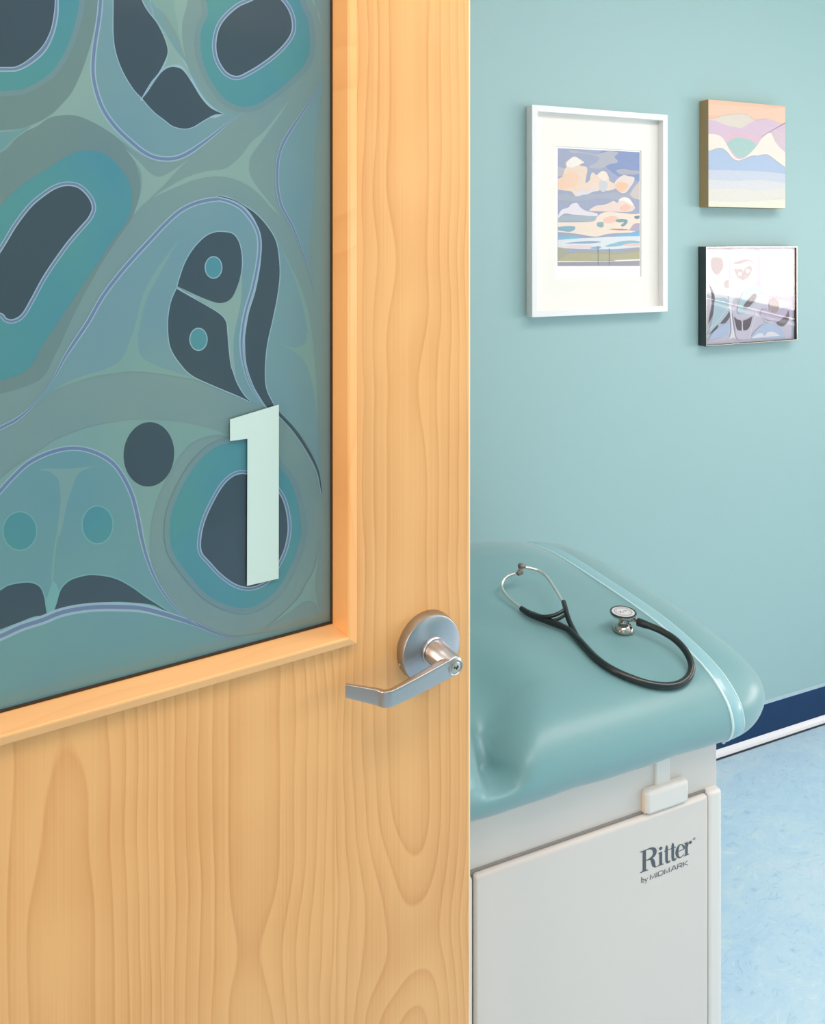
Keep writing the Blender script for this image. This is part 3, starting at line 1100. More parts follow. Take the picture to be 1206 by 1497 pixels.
# cabinet base
base = box('cabinet_body', -0.34 - TP.x, 0.960 - TP.x, 0.997 - TP.y, 1.58 - TP.y, 0.02, 0.735, M_CAB, table, 0.004)
bx = lambda n, x0, x1, y0, y1, z0, z1, m, bev, par=table: box(n, x0 - TP.x, x1 - TP.x, y0 - TP.y, y1 - TP.y, z0, z1, m, par, bev, 4)
front = bx('drawer_front', 0.507, 0.9300, 0.985, 0.9965, 0.06, 0.6425, M_CAB, 0.005)
bx('drawer_front', -0.33, 0.5045, 0.985, 0.9965, 0.06, 0.6425, M_CAB, 0.005)
bx('corner_post', 0.9318, 0.959, 0.985, 1.010, 0.02, 0.6450, M_CABL, 0.0055)
bm = bmesh.new()
add_box(bm, -0.334 - TP.x, 0.9325 - TP.x, 0.9945 - TP.y, 0.9972 - TP.y, 0.05, 0.6447)
link_mesh('shadow_gap', bm, mat('grey_shadow_gap', rgb(150, 148, 146), 0.7), table)
latch = bx('release_latch', 0.8065, 0.889, 0.983, 1.0, 0.6440, 0.6800, M_CABL, 0.006)
bx('latch_side', 0.8058, 0.8078, 0.9885, 0.9965, 0.6445, 0.6740, M_CREAM, 0.0005, latch)
bx('latch_post', 0.831, 0.860, 0.993, 1.0, 0.676, 0.728, M_CABL, 0.003)
lg = bx('toe_base', -0.30, 0.93, 1.04, 1.54, 0.0, 0.03, M_GAP, 0.0)
# small screw under the end of the seam
sc = lathe('seam_screw', [(0.004, -0.004), (0.004, 0.0), (0.0, 0.0005)], M_NICKEL, table, 20, '-Y')
sc.location = (0.948 - TP.x, 0.970 - TP.y, 0.7335)

# ---- maker's name on the drawer front
YF = 0.985


def pfront(px, py):
    p = on_y(px, py, YF)
    return p.x, p.z


lx0, lz0 = pfront(935.3, 1276.6)
lx1, lz1 = pfront(1006.8, 1254.0)
CAPH = pfront(936.9, 1244.6)[1] - lz0
UNI = (lx1 - lx0) / 221.0
VNI = CAPH / 100.0
LG = Sheet(lambda x, y, k: (lx0 + x * UNI - TP.x, YF - 0.0003 - k - TP.y, lz0 + y * VNI), 5e-7)


def rect(x0, y0, x1, y1):
    LG.poly([(x0, y0), (x1, y0), (x1, y1), (x0, y1)], M_INK)


def stem(x, w_, y0, y1, sl=7, sr=7, top=True, bot=True):
    rect(x, y0, x + w_, y1)
    if bot:
        LG.poly([(x - sl, y0), (x + w_ + sr, y0), (x + w_ + sr, y0 + 2.5), (x + w_, y0 + 6), (x, y0 + 6), (x - sl, y0 + 2.5)], M_INK)
    if top:
        LG.poly([(x - sl, y1), (x, y1 - 6), (x + w_, y1 - 3), (x + w_, y1 + 1)], M_INK)


# R
stem(12, 15, 0, 100, 12, 10, top=False)
LG.poly([(0, 100), (12, 100), (12, 94), (0, 97)], M_INK)
LG.stroke(cat_open([(20, 97.5), (44, 98), (60, 90), (66, 74), (60, 58), (44, 50), (24, 49)]), lambda t: 4 + 13 * math.sin(math.pi * t) ** 2, M_INK)
LG.stroke(cat_open([(38, 50), (52, 44), (58, 30), (62, 12), (70, 2), (80, 3)]), lambda t: 3 + 13 * math.sin(math.pi * min(1, t * 1.15)) ** 1.2 if t < 0.87 else 3, M_INK)
# i
stem(86, 13, 0, 62)
LG.poly(ell(92.5, 80, 7.5, 8), M_INK)
# t t
for x in (113, 141):
    LG.stroke(cat_open([(x + 6, 84), (x + 6, 60), (x + 6, 20), (x + 9, 4), (x + 17, 1), (x + 23, 8)]), lambda t: 12 if 0.12 < t < 0.62 else (12 - (t - 0.62) * 26 if t > 0.6 else 4 + t * 66), M_INK)
    rect(x - 5, 58, x + 20, 62)
# e
LG.stroke(cat_open([(171, 34), (197, 36), (197, 48), (187, 61), (176, 60), (168, 46), (166, 30), (171, 10), (183, 1), (198, 10)]), lambda t: 3.5 + 10.5 * max(0, math.sin(math.pi * (t - 0.38) / 0.5)) if 0.38 < t < 0.88 else (3.5 + 5 * max(0, math.sin(math.pi * (t - 0.08) / 0.25)) if 0.08 < t < 0.33 else 3.5), M_INK)
# r
stem(204, 12, 0, 62, 6, 7)
LG.stroke(cat_open([(215, 40), (219, 55), (226, 60)]), 4, M_INK)
LG.poly(ell(229, 55, 6.5, 7.5), M_INK)
# registered mark
LG.stroke(ell(246, 66, 5.2, 5.2, 0, 20), 1.3, M_INK, closed=True)
LG.stroke([(244, 63), (244, 69), (247.5, 69), (248, 66.5), (245, 66), (248.5, 63)], 1.2, M_INK)
# second line
bz = -40.0


def hair(pts, w_=2.0):
    LG.stroke([(x, bz + y) for x, y in pts], w_, M_INK)


hair([(8, -8), (8, 19)], 3.6); hair([(4, 19), (9, 19)], 1.6)
hair(cat_open([(9, 5), (13, 8), (17.5, 4), (18, -2), (15, -7), (9, -7)]), 2.8)
hair([(22, 10 - 6), (28, -8)], 3.2); hair([(34, 8 - 3), (26, -16), (21, -18)], 1.8); hair([(20, 4.5), (25, 4.5)], 1.4); hair([(31, 5), (36, 5)], 1.4)
X = 46
H_ = 22
for ch in 'MIDMARK':
    if ch == 'M':
        LG.stroke([(X, bz - 8), (X, bz - 8 + H_), (X + 11, bz - 6), (X + 22, bz - 8 + H_), (X + 22, bz - 8)], 4.6, M_INK)
        X += 29
    elif ch == 'I':
        LG.stroke([(X, bz - 8), (X, bz - 8 + H_)], 4.0, M_INK)
        X += 7
    elif ch == 'D':
        LG.stroke([(X, bz - 8), (X, bz - 8 + H_ - 1), (X + 14, bz - 9 + H_), (X + 21, bz - 12 + H_), (X + 21, bz - 4), (X + 14, bz - 7), (X, bz - 7)], 3.4, M_INK)
        X += 28
    elif ch == 'A':
        LG.stroke([(X, bz - 8), (X + 12, bz - 8 + H_), (X + 15, bz - 8 + H_), (X + 24, bz - 8)], 3.4, M_INK)
        LG.stroke([(X + 5, bz - 1.5), (X + 20, bz - 1.5)], 2.8, M_INK)
        X += 30
    elif ch == 'R':
        LG.stroke([(X, bz - 8), (X, bz - 9 + H_), (X + 17, bz - 9 + H_), (X + 20, bz - 12 + H_), (X + 20, bz + 4), (X + 17, bz + 2), (X, bz + 2)], 3.4, M_INK)
        LG.stroke([(X + 11, bz + 2), (X + 21, bz - 8)], 3.4, M_INK)
        X += 27
    elif ch == 'K':
        LG.stroke([(X, bz - 8), (X, bz - 8 + H_)], 3.6, M_INK)
        LG.stroke([(X + 19, bz - 8 + H_), (X + 4, bz + 3), (X + 21, bz - 8)], 3.2, M_INK)
        X += 24
lo = LG.build('printed_logo', table)
tag(lo, label="grey printed maker's name in two lines")

# ------------------------------------------------------------------ stethoscope on the pad
M_RUB = mat('dark_green_black_tubing', rgb(15, 29, 31), 0.32, spec=0.5, coat=0.3)
M_STEEL = mat('bright_steel', rgb(236, 232, 226), 0.3, 1.0)
M_TIP = mat('grey_ear_tip', rgb(120, 112, 106), 0.4)
M_CHROME = mat('polished_steel', rgb(190, 186, 180), 0.14, 1.0)
M_DIA = mat('pale_diaphragm', rgb(222, 222, 224), 0.3)


def fullness(x, y):
    q_ = max(0.0, min(1.0, (y - 1.22) / 0.33))
    return 0.026 * (1 - math.exp(-max(0.0, 0.955 - x) / 0.07)) * q_ * q_ * (3 - 2 * q_)


def top_z(x, y):
    for (y0, z0), (y1, z1) in zip(fh, fh[1:]):
        if y1 <= y <= y0 and z0 > 0.76:
            return z0 + (z1 - z0) * (y0 - y) / max(1e-6, y0 - y1) + fullness(x, y)
    return 0.852 + fullness(x, y) if y > 1.2 else -1.0


def on_pad(px, py, h):
    """point h above the pad, seen at this pixel"""
    d = ray(px, py)
    lo_, hi_ = 1.0, 2.2
    n_ = 240
    for i in range(n_ + 1):                      # walk in along the ray until it reaches the padded surface
        t = lo_ + (hi_ - lo_) * i / n_
        p = ORG + d * t
        if p.z <= top_z(p.x, p.y) + h:
            a, b = lo_ + (hi_ - lo_) * (i - 1) / n_, t
            for _ in range(18):
                m_ = (a + b) / 2
                p = ORG + d * m_
                if p.z <= top_z(p.x, p.y) + h:
                    b = m_
                else:
                    a = m_
            break
    return ORG + d * b


so = on_pad(911, 923, 0)
st = empty('stethoscope', so)
tag(st, label='stethoscope with dark tubing and steel chestpiece lying on the teal padded top', cat='stethoscope')
rel = lambda pts: [Vector(p) - so for p in pts]
TR = 0.0060
main = [(832, 921, .0085), (843, 932, .0070), (855, 945, .0064), (870, 961, .0064), (890, 976, .0064), (915, 988.5, .0064), (945, 999, .0064), (972, 1003, .0066), (993, 1000, .0075),
        (1007, 989, .0095), (1011, 973, .013), (1003, 953, .0165), (988, 936, .0190), (968, 923, .0205), (948, 914.5, .0205), (932, 909, .0195)]
tubing = tube('tubing', rel([on_pad(*p) for p in main]), lambda t: 0.0058 if t < 0.93 else 0.0058 + 0.0012 * min(1, (t - 0.93) / 0.03), M_RUB, st, 18)
ya_ = [(762, 889.5, .0075), (772, 896, .0080), (785, 901.5, .0085), (800, 907, .0085), (815, 913, .0085), (830, 920, .0085), (842, 931, .0075)]
tube('tubing_branch', rel([on_pad(*p) for p in ya_]), lambda t: 0.0050 + 0.0013 * math.sin(math.pi * min(1, t * 1.2)), M_RUB, st, 16)
yb_ = [(824, 880, .026), (826.5, 889, .024), (829, 899, .020), (833, 910, .014), (839, 922, .0100), (845, 933, .0072)]
tube('tubing_branch', rel([on_pad(*p) for p in yb_]), lambda t: 0.0046, M_RUB, st, 16)
sp = [(775, 897, .0105), (790, 901, .014), (806, 900.5, .018), (820, 895, .022), (827, 889, .024)]
tube('spring_bridge', rel([on_pad(*p) for p in sp]), 0.0033, M_RUB, st, 12)
sp = [(790, 905, .007), (805, 907, .009), (818, 904, .013), (829, 897, .020)]
tube('spring_bridge', rel([on_pad(*p) for p in sp]), 0.0026, M_RUB, st, 12)
bl = [(764, 890.5, .0075), (750, 880, .009), (739, 869, .012), (733.5, 858, .017), (736, 848, .024), (744, 841.5, .030), (753, 838.5, .034)]
tube('ear_tube', rel([on_pad(*p) for p in bl]), 0.0029, M_STEEL, st, 12)
br = [(824.5, 883, .0255), (818, 872, .028), (809, 857, .032), (799, 843, .036), (788, 834.5, .039), (777, 831, .041), (768, 829.5, .042)]
tube('ear_tube', rel([on_pad(*p) for p in br]), 0.0029, M_STEEL, st, 12)


def tip(px, py, h, pdir):
    c = on_pad(px, py, h) - so
    o = lathe('ear_tip', [(0.0022, -0.0065), (0.0040, -0.0055), (0.0050, -0.001), (0.0060, 0.002), (0.0056, 0.0055), (0.0035, 0.0078), (0.0, 0.0084)], M_TIP, st, 20, 'Z')
    o.location = c
    o.rotation_euler = Vector(pdir).to_track_quat('Z', 'Y').to_euler()


tip(759.5, 836.8, .036, (0.9, 0.25, 0.3))
tip(763.0, 827.6, .044, (-0.9, -0.1, 0.25))

chest = lathe('chestpiece', [(0.0182, 0.0), (0.0186, 0.0015), (0.0183, 0.0035), (0.0172, 0.0065), (0.0130, 0.0115), (0.0080, 0.0135), (0.0074, 0.0150), (0.0074, 0.0235), (0.0090, 0.0242), (0.0205, 0.0262),
                             (0.0226, 0.0278), (0.0228, 0.0300), (0.0222, 0.0312), (0.0, 0.0312)], M_CHROME, st, 56, 'Z')
CP = on_pad(911, 922, 0) - so
chest.location = CP
dia = lathe('diaphragm', [(0.0196, 0.0), (0.0196, 0.0006), (0.0, 0.0009)], M_DIA, chest, 48, 'Z')
dia.location = (0, 0, 0.0312)
rim = lathe('rim', [(0.0226, 0.0), (0.0232, 0.0008), (0.0228, 0.0020), (0.0205, 0.0024), (0.0196, 0.0012), (0.0196, 0.0)], M_RUB, chest, 56, 'Z')
rim.location = (0, 0, 0.0302)
DG = Sheet(lambda x, y, k: (x, y, 0.0323 + k), 1e-5)
M_DI = mat('diaphragm_ink', rgb(110, 114, 120), 0.5)
DG.stroke(ell(0, 0, 0.0150, 0.0150, 0, 40), 0.0010, M_DI, closed=True)
DG.stroke(ell(0, 0, 0.0118, 0.0118, 0, 40), 0.0004, M_DI, closed=True)
DG.stroke([(-0.008, -0.003), (-0.003, 0.004)], 0.0011, M_DI)
DG.stroke([(-0.008, 0.003), (-0.005, 0.0), (-0.001, -0.0035)], 0.0011, M_DI)
DG.stroke([(0.000, 0.0015), (0.009, 0.0015)], 0.0010, M_DI)
DG.stroke([(0.000, -0.001), (0.008, -0.001)], 0.0006, M_DI)
DG.build('engraved_emblem', chest)
chest.location.z += 0.0017
stm = [CP + Vector((0.006, -0.001, 0.0185)), on_pad(925, 905.5, .0195) - so, on_pad(934, 909.5, .0195) - so]
tube('stem', [stm[0], (stm[0] + stm[1]) / 2, stm[1], stm[2]], 0.0040, M_CHROME, st, 14)

# ------------------------------------------------------------------ pictures on the wall
def frame_bars(name, x0, x1, z0, z1, w_, yf, yb, m, parent, bev=0.0008):
    """mitred square-section frame as one mesh"""
    bm = bmesh.new()
    o = [(x0, z0), (x1, z0), (x1, z1), (x0, z1)]
    i_ = [(x0 + w_, z0 + w_), (x1 - w_, z0 + w_), (x1 - w_, z1 - w_), (x0 + w_, z1 - w_)]
    V = {}
    for nm, pts_, y in (('of', o, yf), ('if', i_, yf), ('ob', o, yb), ('ib', i_, yb)):
        V[nm] = [bm.verts.new((x, y, z)) for x, z in pts_]
    for k in range(4):
        j = (k + 1) % 4
        bm.faces.new((V['of'][k], V['of'][j], V['if'][j], V['if'][k]))
        bm.faces.new((V['of'][j], V['of'][k], V['ob'][k], V['ob'][j]))
        bm.faces.new((V['if'][k], V['if'][j], V['ib'][j], V['ib'][k]))
        bm.faces.new((V['ob'][k], V['ib'][k], V['ib'][j], V['ob'][j]))
    bmesh.ops.recalc_face_normals(bm, faces=bm.faces)
    ob = link_mesh(name, bm, m, parent)
    if bev:
        bevel(ob, bev, 2)
    return ob


def paint(name, c, var=0.06, rough=0.5, coat=0.0):
    m = mat(name, c, rough, coat=coat)
    g = NT(m)
    nz = g.noise(g.mapping(g.coord(), (1, 1, 4)), 60, 3, 0.6)
    g.link(g.mix(nz, tuple(v * (1 - var) for v in c[:3]) + (1,), tuple(min(1, v * (1 + var)) for v in c[:3]) + (1,)), g.p.inputs['Base Color'])
    return m


# white box frame with a cloud print
WX0, WX1, WZ0, WZ1 = 1.091, 1.540, 1.334, 1.896
wf = empty('framed_picture', (WX0, YW, WZ0))
tag(wf, label='tall white box frame holding a pastel cloud print with a wide white mat', cat='picture')
frame_bars('frame', 0, WX1 - WX0, 0, WZ1 - WZ0, 0.0165, -0.031, -0.001, mat('white_lacquer', rgb(244, 244, 246), 0.3, coat=0.3), wf)
M_MAT = mat('mat_board', rgb(246, 244, 238), 0.8)
M_PAPER = mat('white_paper', rgb(250, 250, 250), 0.7)


def wloc(px, py, y):
    p = on_y(px, py, y)
    return p.x - WX0, p.z - WZ0


ym = YW - 0.0105
a0 = wloc(812.5, 213.5, ym); a1 = wloc(937.5, 405.0, ym)
mx0, mx1, mz0, mz1 = a0[0], a1[0], a1[1], a0[1]
bm = bmesh.new()
fx0, fx1, fz0, fz1 = 0.0165, WX1 - WX0 - 0.0165, 0.0165, WZ1 - WZ0 - 0.0165
yo = ym - YW
for x0, x1, z0, z1 in ((fx0, mx0, fz0, fz1), (mx1, fx1, fz0, fz1), (mx0, mx1, fz0, mz0), (mx0, mx1, mz1, fz1)):
    add_box(bm, x0, x1, yo, yo + 0.0025, z0, z1)
link_mesh('mat_board', bm, M_MAT, wf)
paper = box('paper', fx0, fx1, yo + 0.0026, yo + 0.0034, fz0, fz1, M_PAPER, wf)
yp = YW + yo + 0.0025


def z7(x, y):
    return 800 + x / 7.127, 200 + y / 7.127


CL = Sheet(lambda x, y, k: (lambda q: (q[0], yp - YW - 0.0001 - k, q[1]))(wloc(*z7(x, y), yp)), 2e-5)
kc_ = {}


def pc(r, g_, b):
    r, g_, b = int(r * 0.955), int(g_ * 0.955), int(b * 0.955)
    k_ = (r, g_, b)
    if k_ not in kc_:
        kc_[k_] = paint('gouache_%d_%d_%d' % k_, rgb(r, g_, b), 0.05)
    return kc_[k_]


def CP_(pts, c, n=5):
    CL.poly(cat_closed(pts, n), pc(*c))


Lx, Rx = 110, 962
CP_([(Lx, 118, 1), (Rx, 160, 1), (Rx, 1345, 1), (Lx, 1345, 1)], (168, 176, 204))
CP_([(560, 140, 1), (Rx, 160, 1), (Rx, 460, 1), (760, 420), (640, 340), (560, 240)], (142, 160, 204))
CP_([(230, 138), (380, 160), (520, 180), (640, 150), (740, 165), (700, 210), (735, 262), (640, 290), (560, 330), (430, 318), (520, 260), (530, 210), (400, 175), (260, 165)], (188, 190, 200))
CP_([(720, 350), (800, 335), (880, 350), (950, 355), (950, 385), (860, 395), (760, 390)], (184, 184, 196))
CP_([(Lx, 310, 1), (150, 320), (185, 340), (180, 400), (Lx, 410, 1)], (196, 196, 204))
# upper cumulus bank
CP_([(Lx, 440, 1), (160, 410), (175, 350), (200, 310), (190, 270), (230, 235), (280, 205), (330, 225), (370, 260), (340, 300), (415, 320), (405, 420), (400, 480), (440, 450), (455, 390),
     (480, 372), (520, 400), (560, 360), (610, 365), (640, 420), (650, 460), (700, 490), (720, 530), (640, 560), (540, 555), (430, 560), (380, 600), (300, 620), (250, 570), (180, 560), (Lx, 550, 1)], (246, 222, 206))
CP_([(200, 300), (235, 235), (290, 210), (350, 250), (385, 265), (330, 290), (260, 320)], (252, 246, 240))
CP_([(Lx, 470, 1), (200, 380), (280, 360), (330, 420), (300, 500), (220, 540), (Lx, 545, 1)], (250, 214, 190))
CP_([(520, 400), (570, 362), (612, 372), (630, 430), (600, 470), (560, 440)], (250, 236, 224))
CP_([(290, 620), (340, 560), (420, 560), (500, 545), (540, 560), (470, 575), (420, 600), (360, 605)], (232, 228, 234))
CP_([(540, 470), (600, 460), (630, 500), (600, 570), (555, 560)], (214, 216, 222))
CP_([(730, 440), (790, 400), (850, 410), (905, 425), (900, 470), (860, 530), (820, 580), (760, 580), (700, 520), (700, 480)], (240, 226, 220))
CP_([(705, 500), (760, 470), (820, 480), (840, 520), (780, 575), (730, 550)], (252, 206, 174))
CP_([(Lx, 600, 1), (200, 590), (300, 625), (450, 600), (560, 595), (700, 580), (800, 600), (920, 560), (Rx, 580, 1), (Rx, 660, 1), (860, 640), (760, 660), (560, 640), (400, 660), (240, 670), (Lx, 660, 1)], (178, 184, 200))
CP_([(860, 600, 1), (900, 530), (Rx, 460, 1), (Rx, 655, 1), (900, 640)], (216, 204, 200))
# second bank
CP_([(435, 770), (500, 720), (580, 710), (640, 690), (690, 668), (730, 690), (750, 650), (800, 628), (860, 650), (900, 710), (912, 745), (860, 780), (740, 782), (620, 780), (520, 775)], (246, 222, 214))
CP_([(745, 660), (800, 630), (850, 645), (900, 715), (860, 700), (800, 670)], (252, 246, 242))
CP_([(760, 730), (820, 700), (870, 740), (820, 775), (760, 765)], (250, 204, 186))
CP_([(Lx, 820, 1), (150, 760), (220, 735), (250, 700), (310, 690), (340, 730), (400, 770), (520, 800), (500, 830), (380, 820), (260, 810), (180, 800), (Lx, 850, 1)], (238, 232, 240))
CP_([(Lx, 850, 1), (200, 815), (360, 825), (520, 830), (540, 880), (380, 880), (240, 875), (Lx, 880, 1)], (176, 190, 204))
CP_([(Lx, 890, 1), (300, 890), (480, 880), (520, 830), (600, 785), (760, 790), (880, 805), (Rx, 800, 1), (Rx, 1000, 1), (860, 1000), (640, 1010), (500, 1040), (300, 1010), (Lx, 990, 1)], (250, 232, 216))
CP_([(580, 860), (640, 830), (720, 830), (740, 870), (660, 900), (590, 895)], (250, 208, 192))
CP_([(710, 870), (760, 855), (830, 865), (830, 900), (790, 935), (765, 920), (800, 890), (740, 892)], (132, 168, 178))
CP_([(520, 895), (580, 890), (585, 930), (560, 945), (520, 930)], (150, 180, 186))
CP_([(Lx, 940, 1), (200, 930), (285, 935), (280, 970), (225, 990), (Lx, 975, 1)], (142, 182, 198))
CP_([(640, 962), (760, 958), (860, 970), (760, 975)], (214, 150, 150))
CP_([(850, 975, 1), (900, 910), (Rx, 900, 1), (Rx, 990, 1)], (190, 176, 200))
CP_([(905, 830), (960, 820, 1), (960, 850, 1), (920, 855)], (130, 150, 170))
CP_([(Lx, 1040, 1), (220, 1035), (340, 1040), (390, 1055), (380, 1075), (220, 1070), (Lx, 1075, 1)], (140, 196, 222))
CP_([(700, 1020), (820, 1010), (900, 990), (Rx, 975, 1), (Rx, 1035, 1), (840, 1040), (740, 1045)], (132, 190, 226))
CP_([(Lx, 1075, 1), (300, 1060), (500, 1050), (700, 1040), (Rx, 1035, 1), (Rx, 1150, 1), (700, 1170), (400, 1170), (Lx, 1160, 1)], (230, 236, 242))
CP_([(185, 1110), (300, 1095), (460, 1085), (560, 1095), (440, 1112), (300, 1112)], (150, 176, 208))
CP_([(600, 1140), (760, 1090), (880, 1080), (Rx, 1090, 1), (Rx, 1110, 1), (860, 1110), (740, 1140)], (150, 196, 214))
CP_([(780, 1130), (860, 1110), (Rx, 1115, 1), (Rx, 1135, 1), (860, 1140)], (250, 206, 196))
CP_([(180, 1140), (320, 1130), (480, 1135), (420, 1160), (260, 1160)], (246, 216, 214))
CP_([(440, 1160), (520, 1140), (560, 1150), (520, 1170)], (150, 190, 214))
# land and water
CP_([(Lx, 1150, 1), (190, 1165), (240, 1210), (330, 1200), (430, 1195), (560, 1195), (660, 1190), (760, 1205), (860, 1180), (Rx, 1165, 1), (Rx, 1290, 1), (Lx, 1300, 1)], (178, 176, 158))
CP_([(230, 1220), (420, 1215), (700, 1225), (Rx, 1200, 1), (Rx, 1280, 1), (640, 1280), (300, 1290), (Lx, 1290, 1)], (188, 184, 152))
CP_([(Lx, 1296, 1), (680, 1296), (700, 1284), (Rx, 1276, 1), (Rx, 1290, 1), (700, 1300), (Lx, 1306, 1)], (252, 250, 244))
CP_([(Lx, 1306, 1), (690, 1306), (Rx, 1292, 1), (Rx, 1345, 1), (Lx, 1345, 1)], (166, 164, 174))
CP_([(524, 1145, 1), (530, 1145, 1), (530, 1340, 1), (524, 1340, 1)], (112, 112, 116))
CP_([(640, 1160, 1), (646, 1160, 1), (646, 1340, 1), (640, 1340, 1)], (112, 112, 116))
tag(CL.build('cloud_print', wf), label='painted clouds over a low shore')

# canvas
KX0, KX1, KZ0, KZ1 = 1.684, 1.989, 1.635, 1.950
cv = empty('canvas_painting', (KX0, YW, KZ0))
tag(cv, label='small frameless canvas of pastel mountains and blue sea above the black-framed picture', cat='painting')
M_TAN = mat('tan_canvas_edge', rgb(172, 146, 104), 0.8)
box('stretched_canvas', 0, KX1 - KX0, -0.036, -0.0005, 0, KZ1 - KZ0, M_TAN, cv, 0.001, 2)
YCV = YW - 0.0362


def z8m(x, y, k):
    p = on_y(1010 + x / 7.88, 130 + y / 7.88, YCV)
    return (min(max(p.x - KX0, 0.0006), KX1 - KX0 - 0.0006), -0.0363 - k, min(max(p.z - KZ0, 0.0006), KZ1 - KZ0 - 0.0006))


CVS = Sheet(z8m, 2e-5)


def CQ(pts, c, n=6):
    CVS.poly(cat_closed(pts, n), pc(*c))


CQ([(180, 60, 1), (1110, 100, 1), (1110, 500, 1), (180, 400, 1)], (246, 200, 172))
CQ([(180, 180, 1), (500, 190), (900, 210), (1110, 200, 1), (1110, 400, 1), (700, 330), (180, 300, 1)], (248, 208, 184))
CQ([(180, 352, 1), (300, 330), (400, 300), (600, 285), (680, 320), (750, 362, 1), (660, 410), (580, 455), (420, 430), (300, 380), (180, 365, 1)], (228, 218, 208))
CQ([(180, 360, 1), (230, 360), (300, 375), (380, 410), (430, 425), (500, 438), (580, 450), (660, 405), (750, 358), (860, 340), (960, 365), (1040, 400), (1110, 390, 1), (1110, 960, 1), (180, 900, 1)], (220, 196, 216))
CQ([(380, 520), (500, 480), (640, 520), (800, 540), (780, 620), (500, 600), (400, 580)], (226, 194, 210))
CQ([(940, 470, 1), (1040, 500), (1110, 520, 1), (1110, 740, 1), (1030, 690), (970, 620)], (220, 200, 210))
CQ([(180, 520, 1), (250, 520), (320, 535), (370, 570), (410, 640), (450, 710), (500, 780), (545, 805), (600, 800), (660, 760), (720, 700), (770, 640), (800, 590), (860, 530), (900, 505), (930, 520), (960, 590),
    (1000, 650), (1050, 700), (1110, 750, 1), (1110, 920, 1), (1000, 840), (900, 765), (850, 752), (780, 768), (700, 770), (600, 810), (545, 825), (480, 800), (420, 730), (370, 690), (320, 680), (250, 700), (180, 725, 1)], (246, 236, 226))
CQ([(412, 625, 1), (460, 590), (520, 565), (600, 570), (690, 590), (760, 650, 1), (720, 700), (660, 755), (600, 785), (550, 785), (490, 740), (445, 685)], (172, 208, 204))
CQ([(180, 728, 1), (250, 703), (320, 683), (370, 692), (420, 732), (480, 802), (545, 828), (600, 813), (700, 773), (780, 771), (850, 755), (900, 768), (1000, 843), (1110, 922, 1), (1110, 1420, 1), (180, 1420, 1)], (178, 198, 228))
CQ([(180, 930, 1), (500, 940), (800, 950), (1110, 980, 1), (1110, 1420, 1), (180, 1420, 1)], (206, 214, 230))
CQ([(180, 1040, 1), (500, 1060), (800, 1050), (1110, 1090, 1), (1110, 1420, 1), (180, 1420, 1)], (222, 224, 228))
CQ([(180, 1160, 1), (500, 1150), (800, 1170), (1110, 1130, 1), (1110, 1420, 1), (180, 1420, 1)], (230, 228, 220))
CQ([(180, 1290, 1), (600, 1300), (1110, 1260, 1), (1110, 1420, 1), (180, 1420, 1)], (238, 236, 218))
CVS.stroke(cat_open([(180, 728), (250, 703), (320, 683), (370, 692), (420, 732), (480, 802), (545, 828), (600, 813), (700, 773), (780, 771), (850, 755), (900, 768), (1000, 843), (1095, 912)]), 4.5, pc(168, 166, 166))
CVS.stroke(cat_open([(180, 352), (300, 330), (400, 300), (600, 287), (680, 320), (750, 360), (860, 342)]), 3, pc(206, 178, 160))
tag(CVS.build('painted_face', cv), label='pastel mountains over blue water')

# black metal frame under glass
BX0, BX1, BZ0, BZ1 = 1.679, 2.045, 1.226, 1.519
bf = empty('framed_print', (BX0, YW, BZ0))
tag(bf, label='glossy black metal framed print of curved grey shapes below the small canvas', cat='picture')
M_BLK = mat('polished_black_metal', rgb(14, 16, 22), 0.12, 0.0, coat=1.0, coat_rough=0.04)
M_BCH = mat('chrome_lip', rgb(210, 206, 200), 0.2, 1.0)
frame_bars('frame', 0, BX1 - BX0, 0, BZ1 - BZ0, 0.0052, -0.031, -0.001, M_BLK, bf, 0.0006)
frame_bars('frame_lip', 0.0012, BX1 - BX0 - 0.0012, 0.0012, BZ1 - BZ0 - 0.0012, 0.0018, -0.0322, -0.0310, M_BCH, bf, 0.0003)
bx0, bx1, bz0, bz1 = 0.0053, BX1 - BX0 - 0.0053, 0.0053, BZ1 - BZ0 - 0.0053
yb = YW - 0.024
M_PRG = [mat('print_' + n_, rgb(*c), 0.5) for n_, c in (('ground', (186, 182, 200)), ('white', (214, 212, 220)), ('taupe', (150, 134, 134)), ('aqua', (158, 184, 196)),
                                                        ('plum', (78, 66, 80)), ('lilac', (170, 160, 186)), ('sky', (164, 180, 208)))]
GRD, WHT, TAU, AQU, PLU, LIL, SKY = M_PRG
box('backing', bx0, bx1, -0.0230, -0.0210, bz0, bz1, GRD, bf)


def z6m(x, y, k):
    p = on_y(1000 + x / 6.7, 340 + y / 6.7, yb)
    return (min(max(p.x - BX0, bx0), bx1), yb - YW - 0.0002 - k, min(max(p.z - BZ0, bz0), bz1))


BS = Sheet(z6m, 2e-5)


def BP(pts, m, n=6):
    BS.poly(cat_closed(pts, n), m)


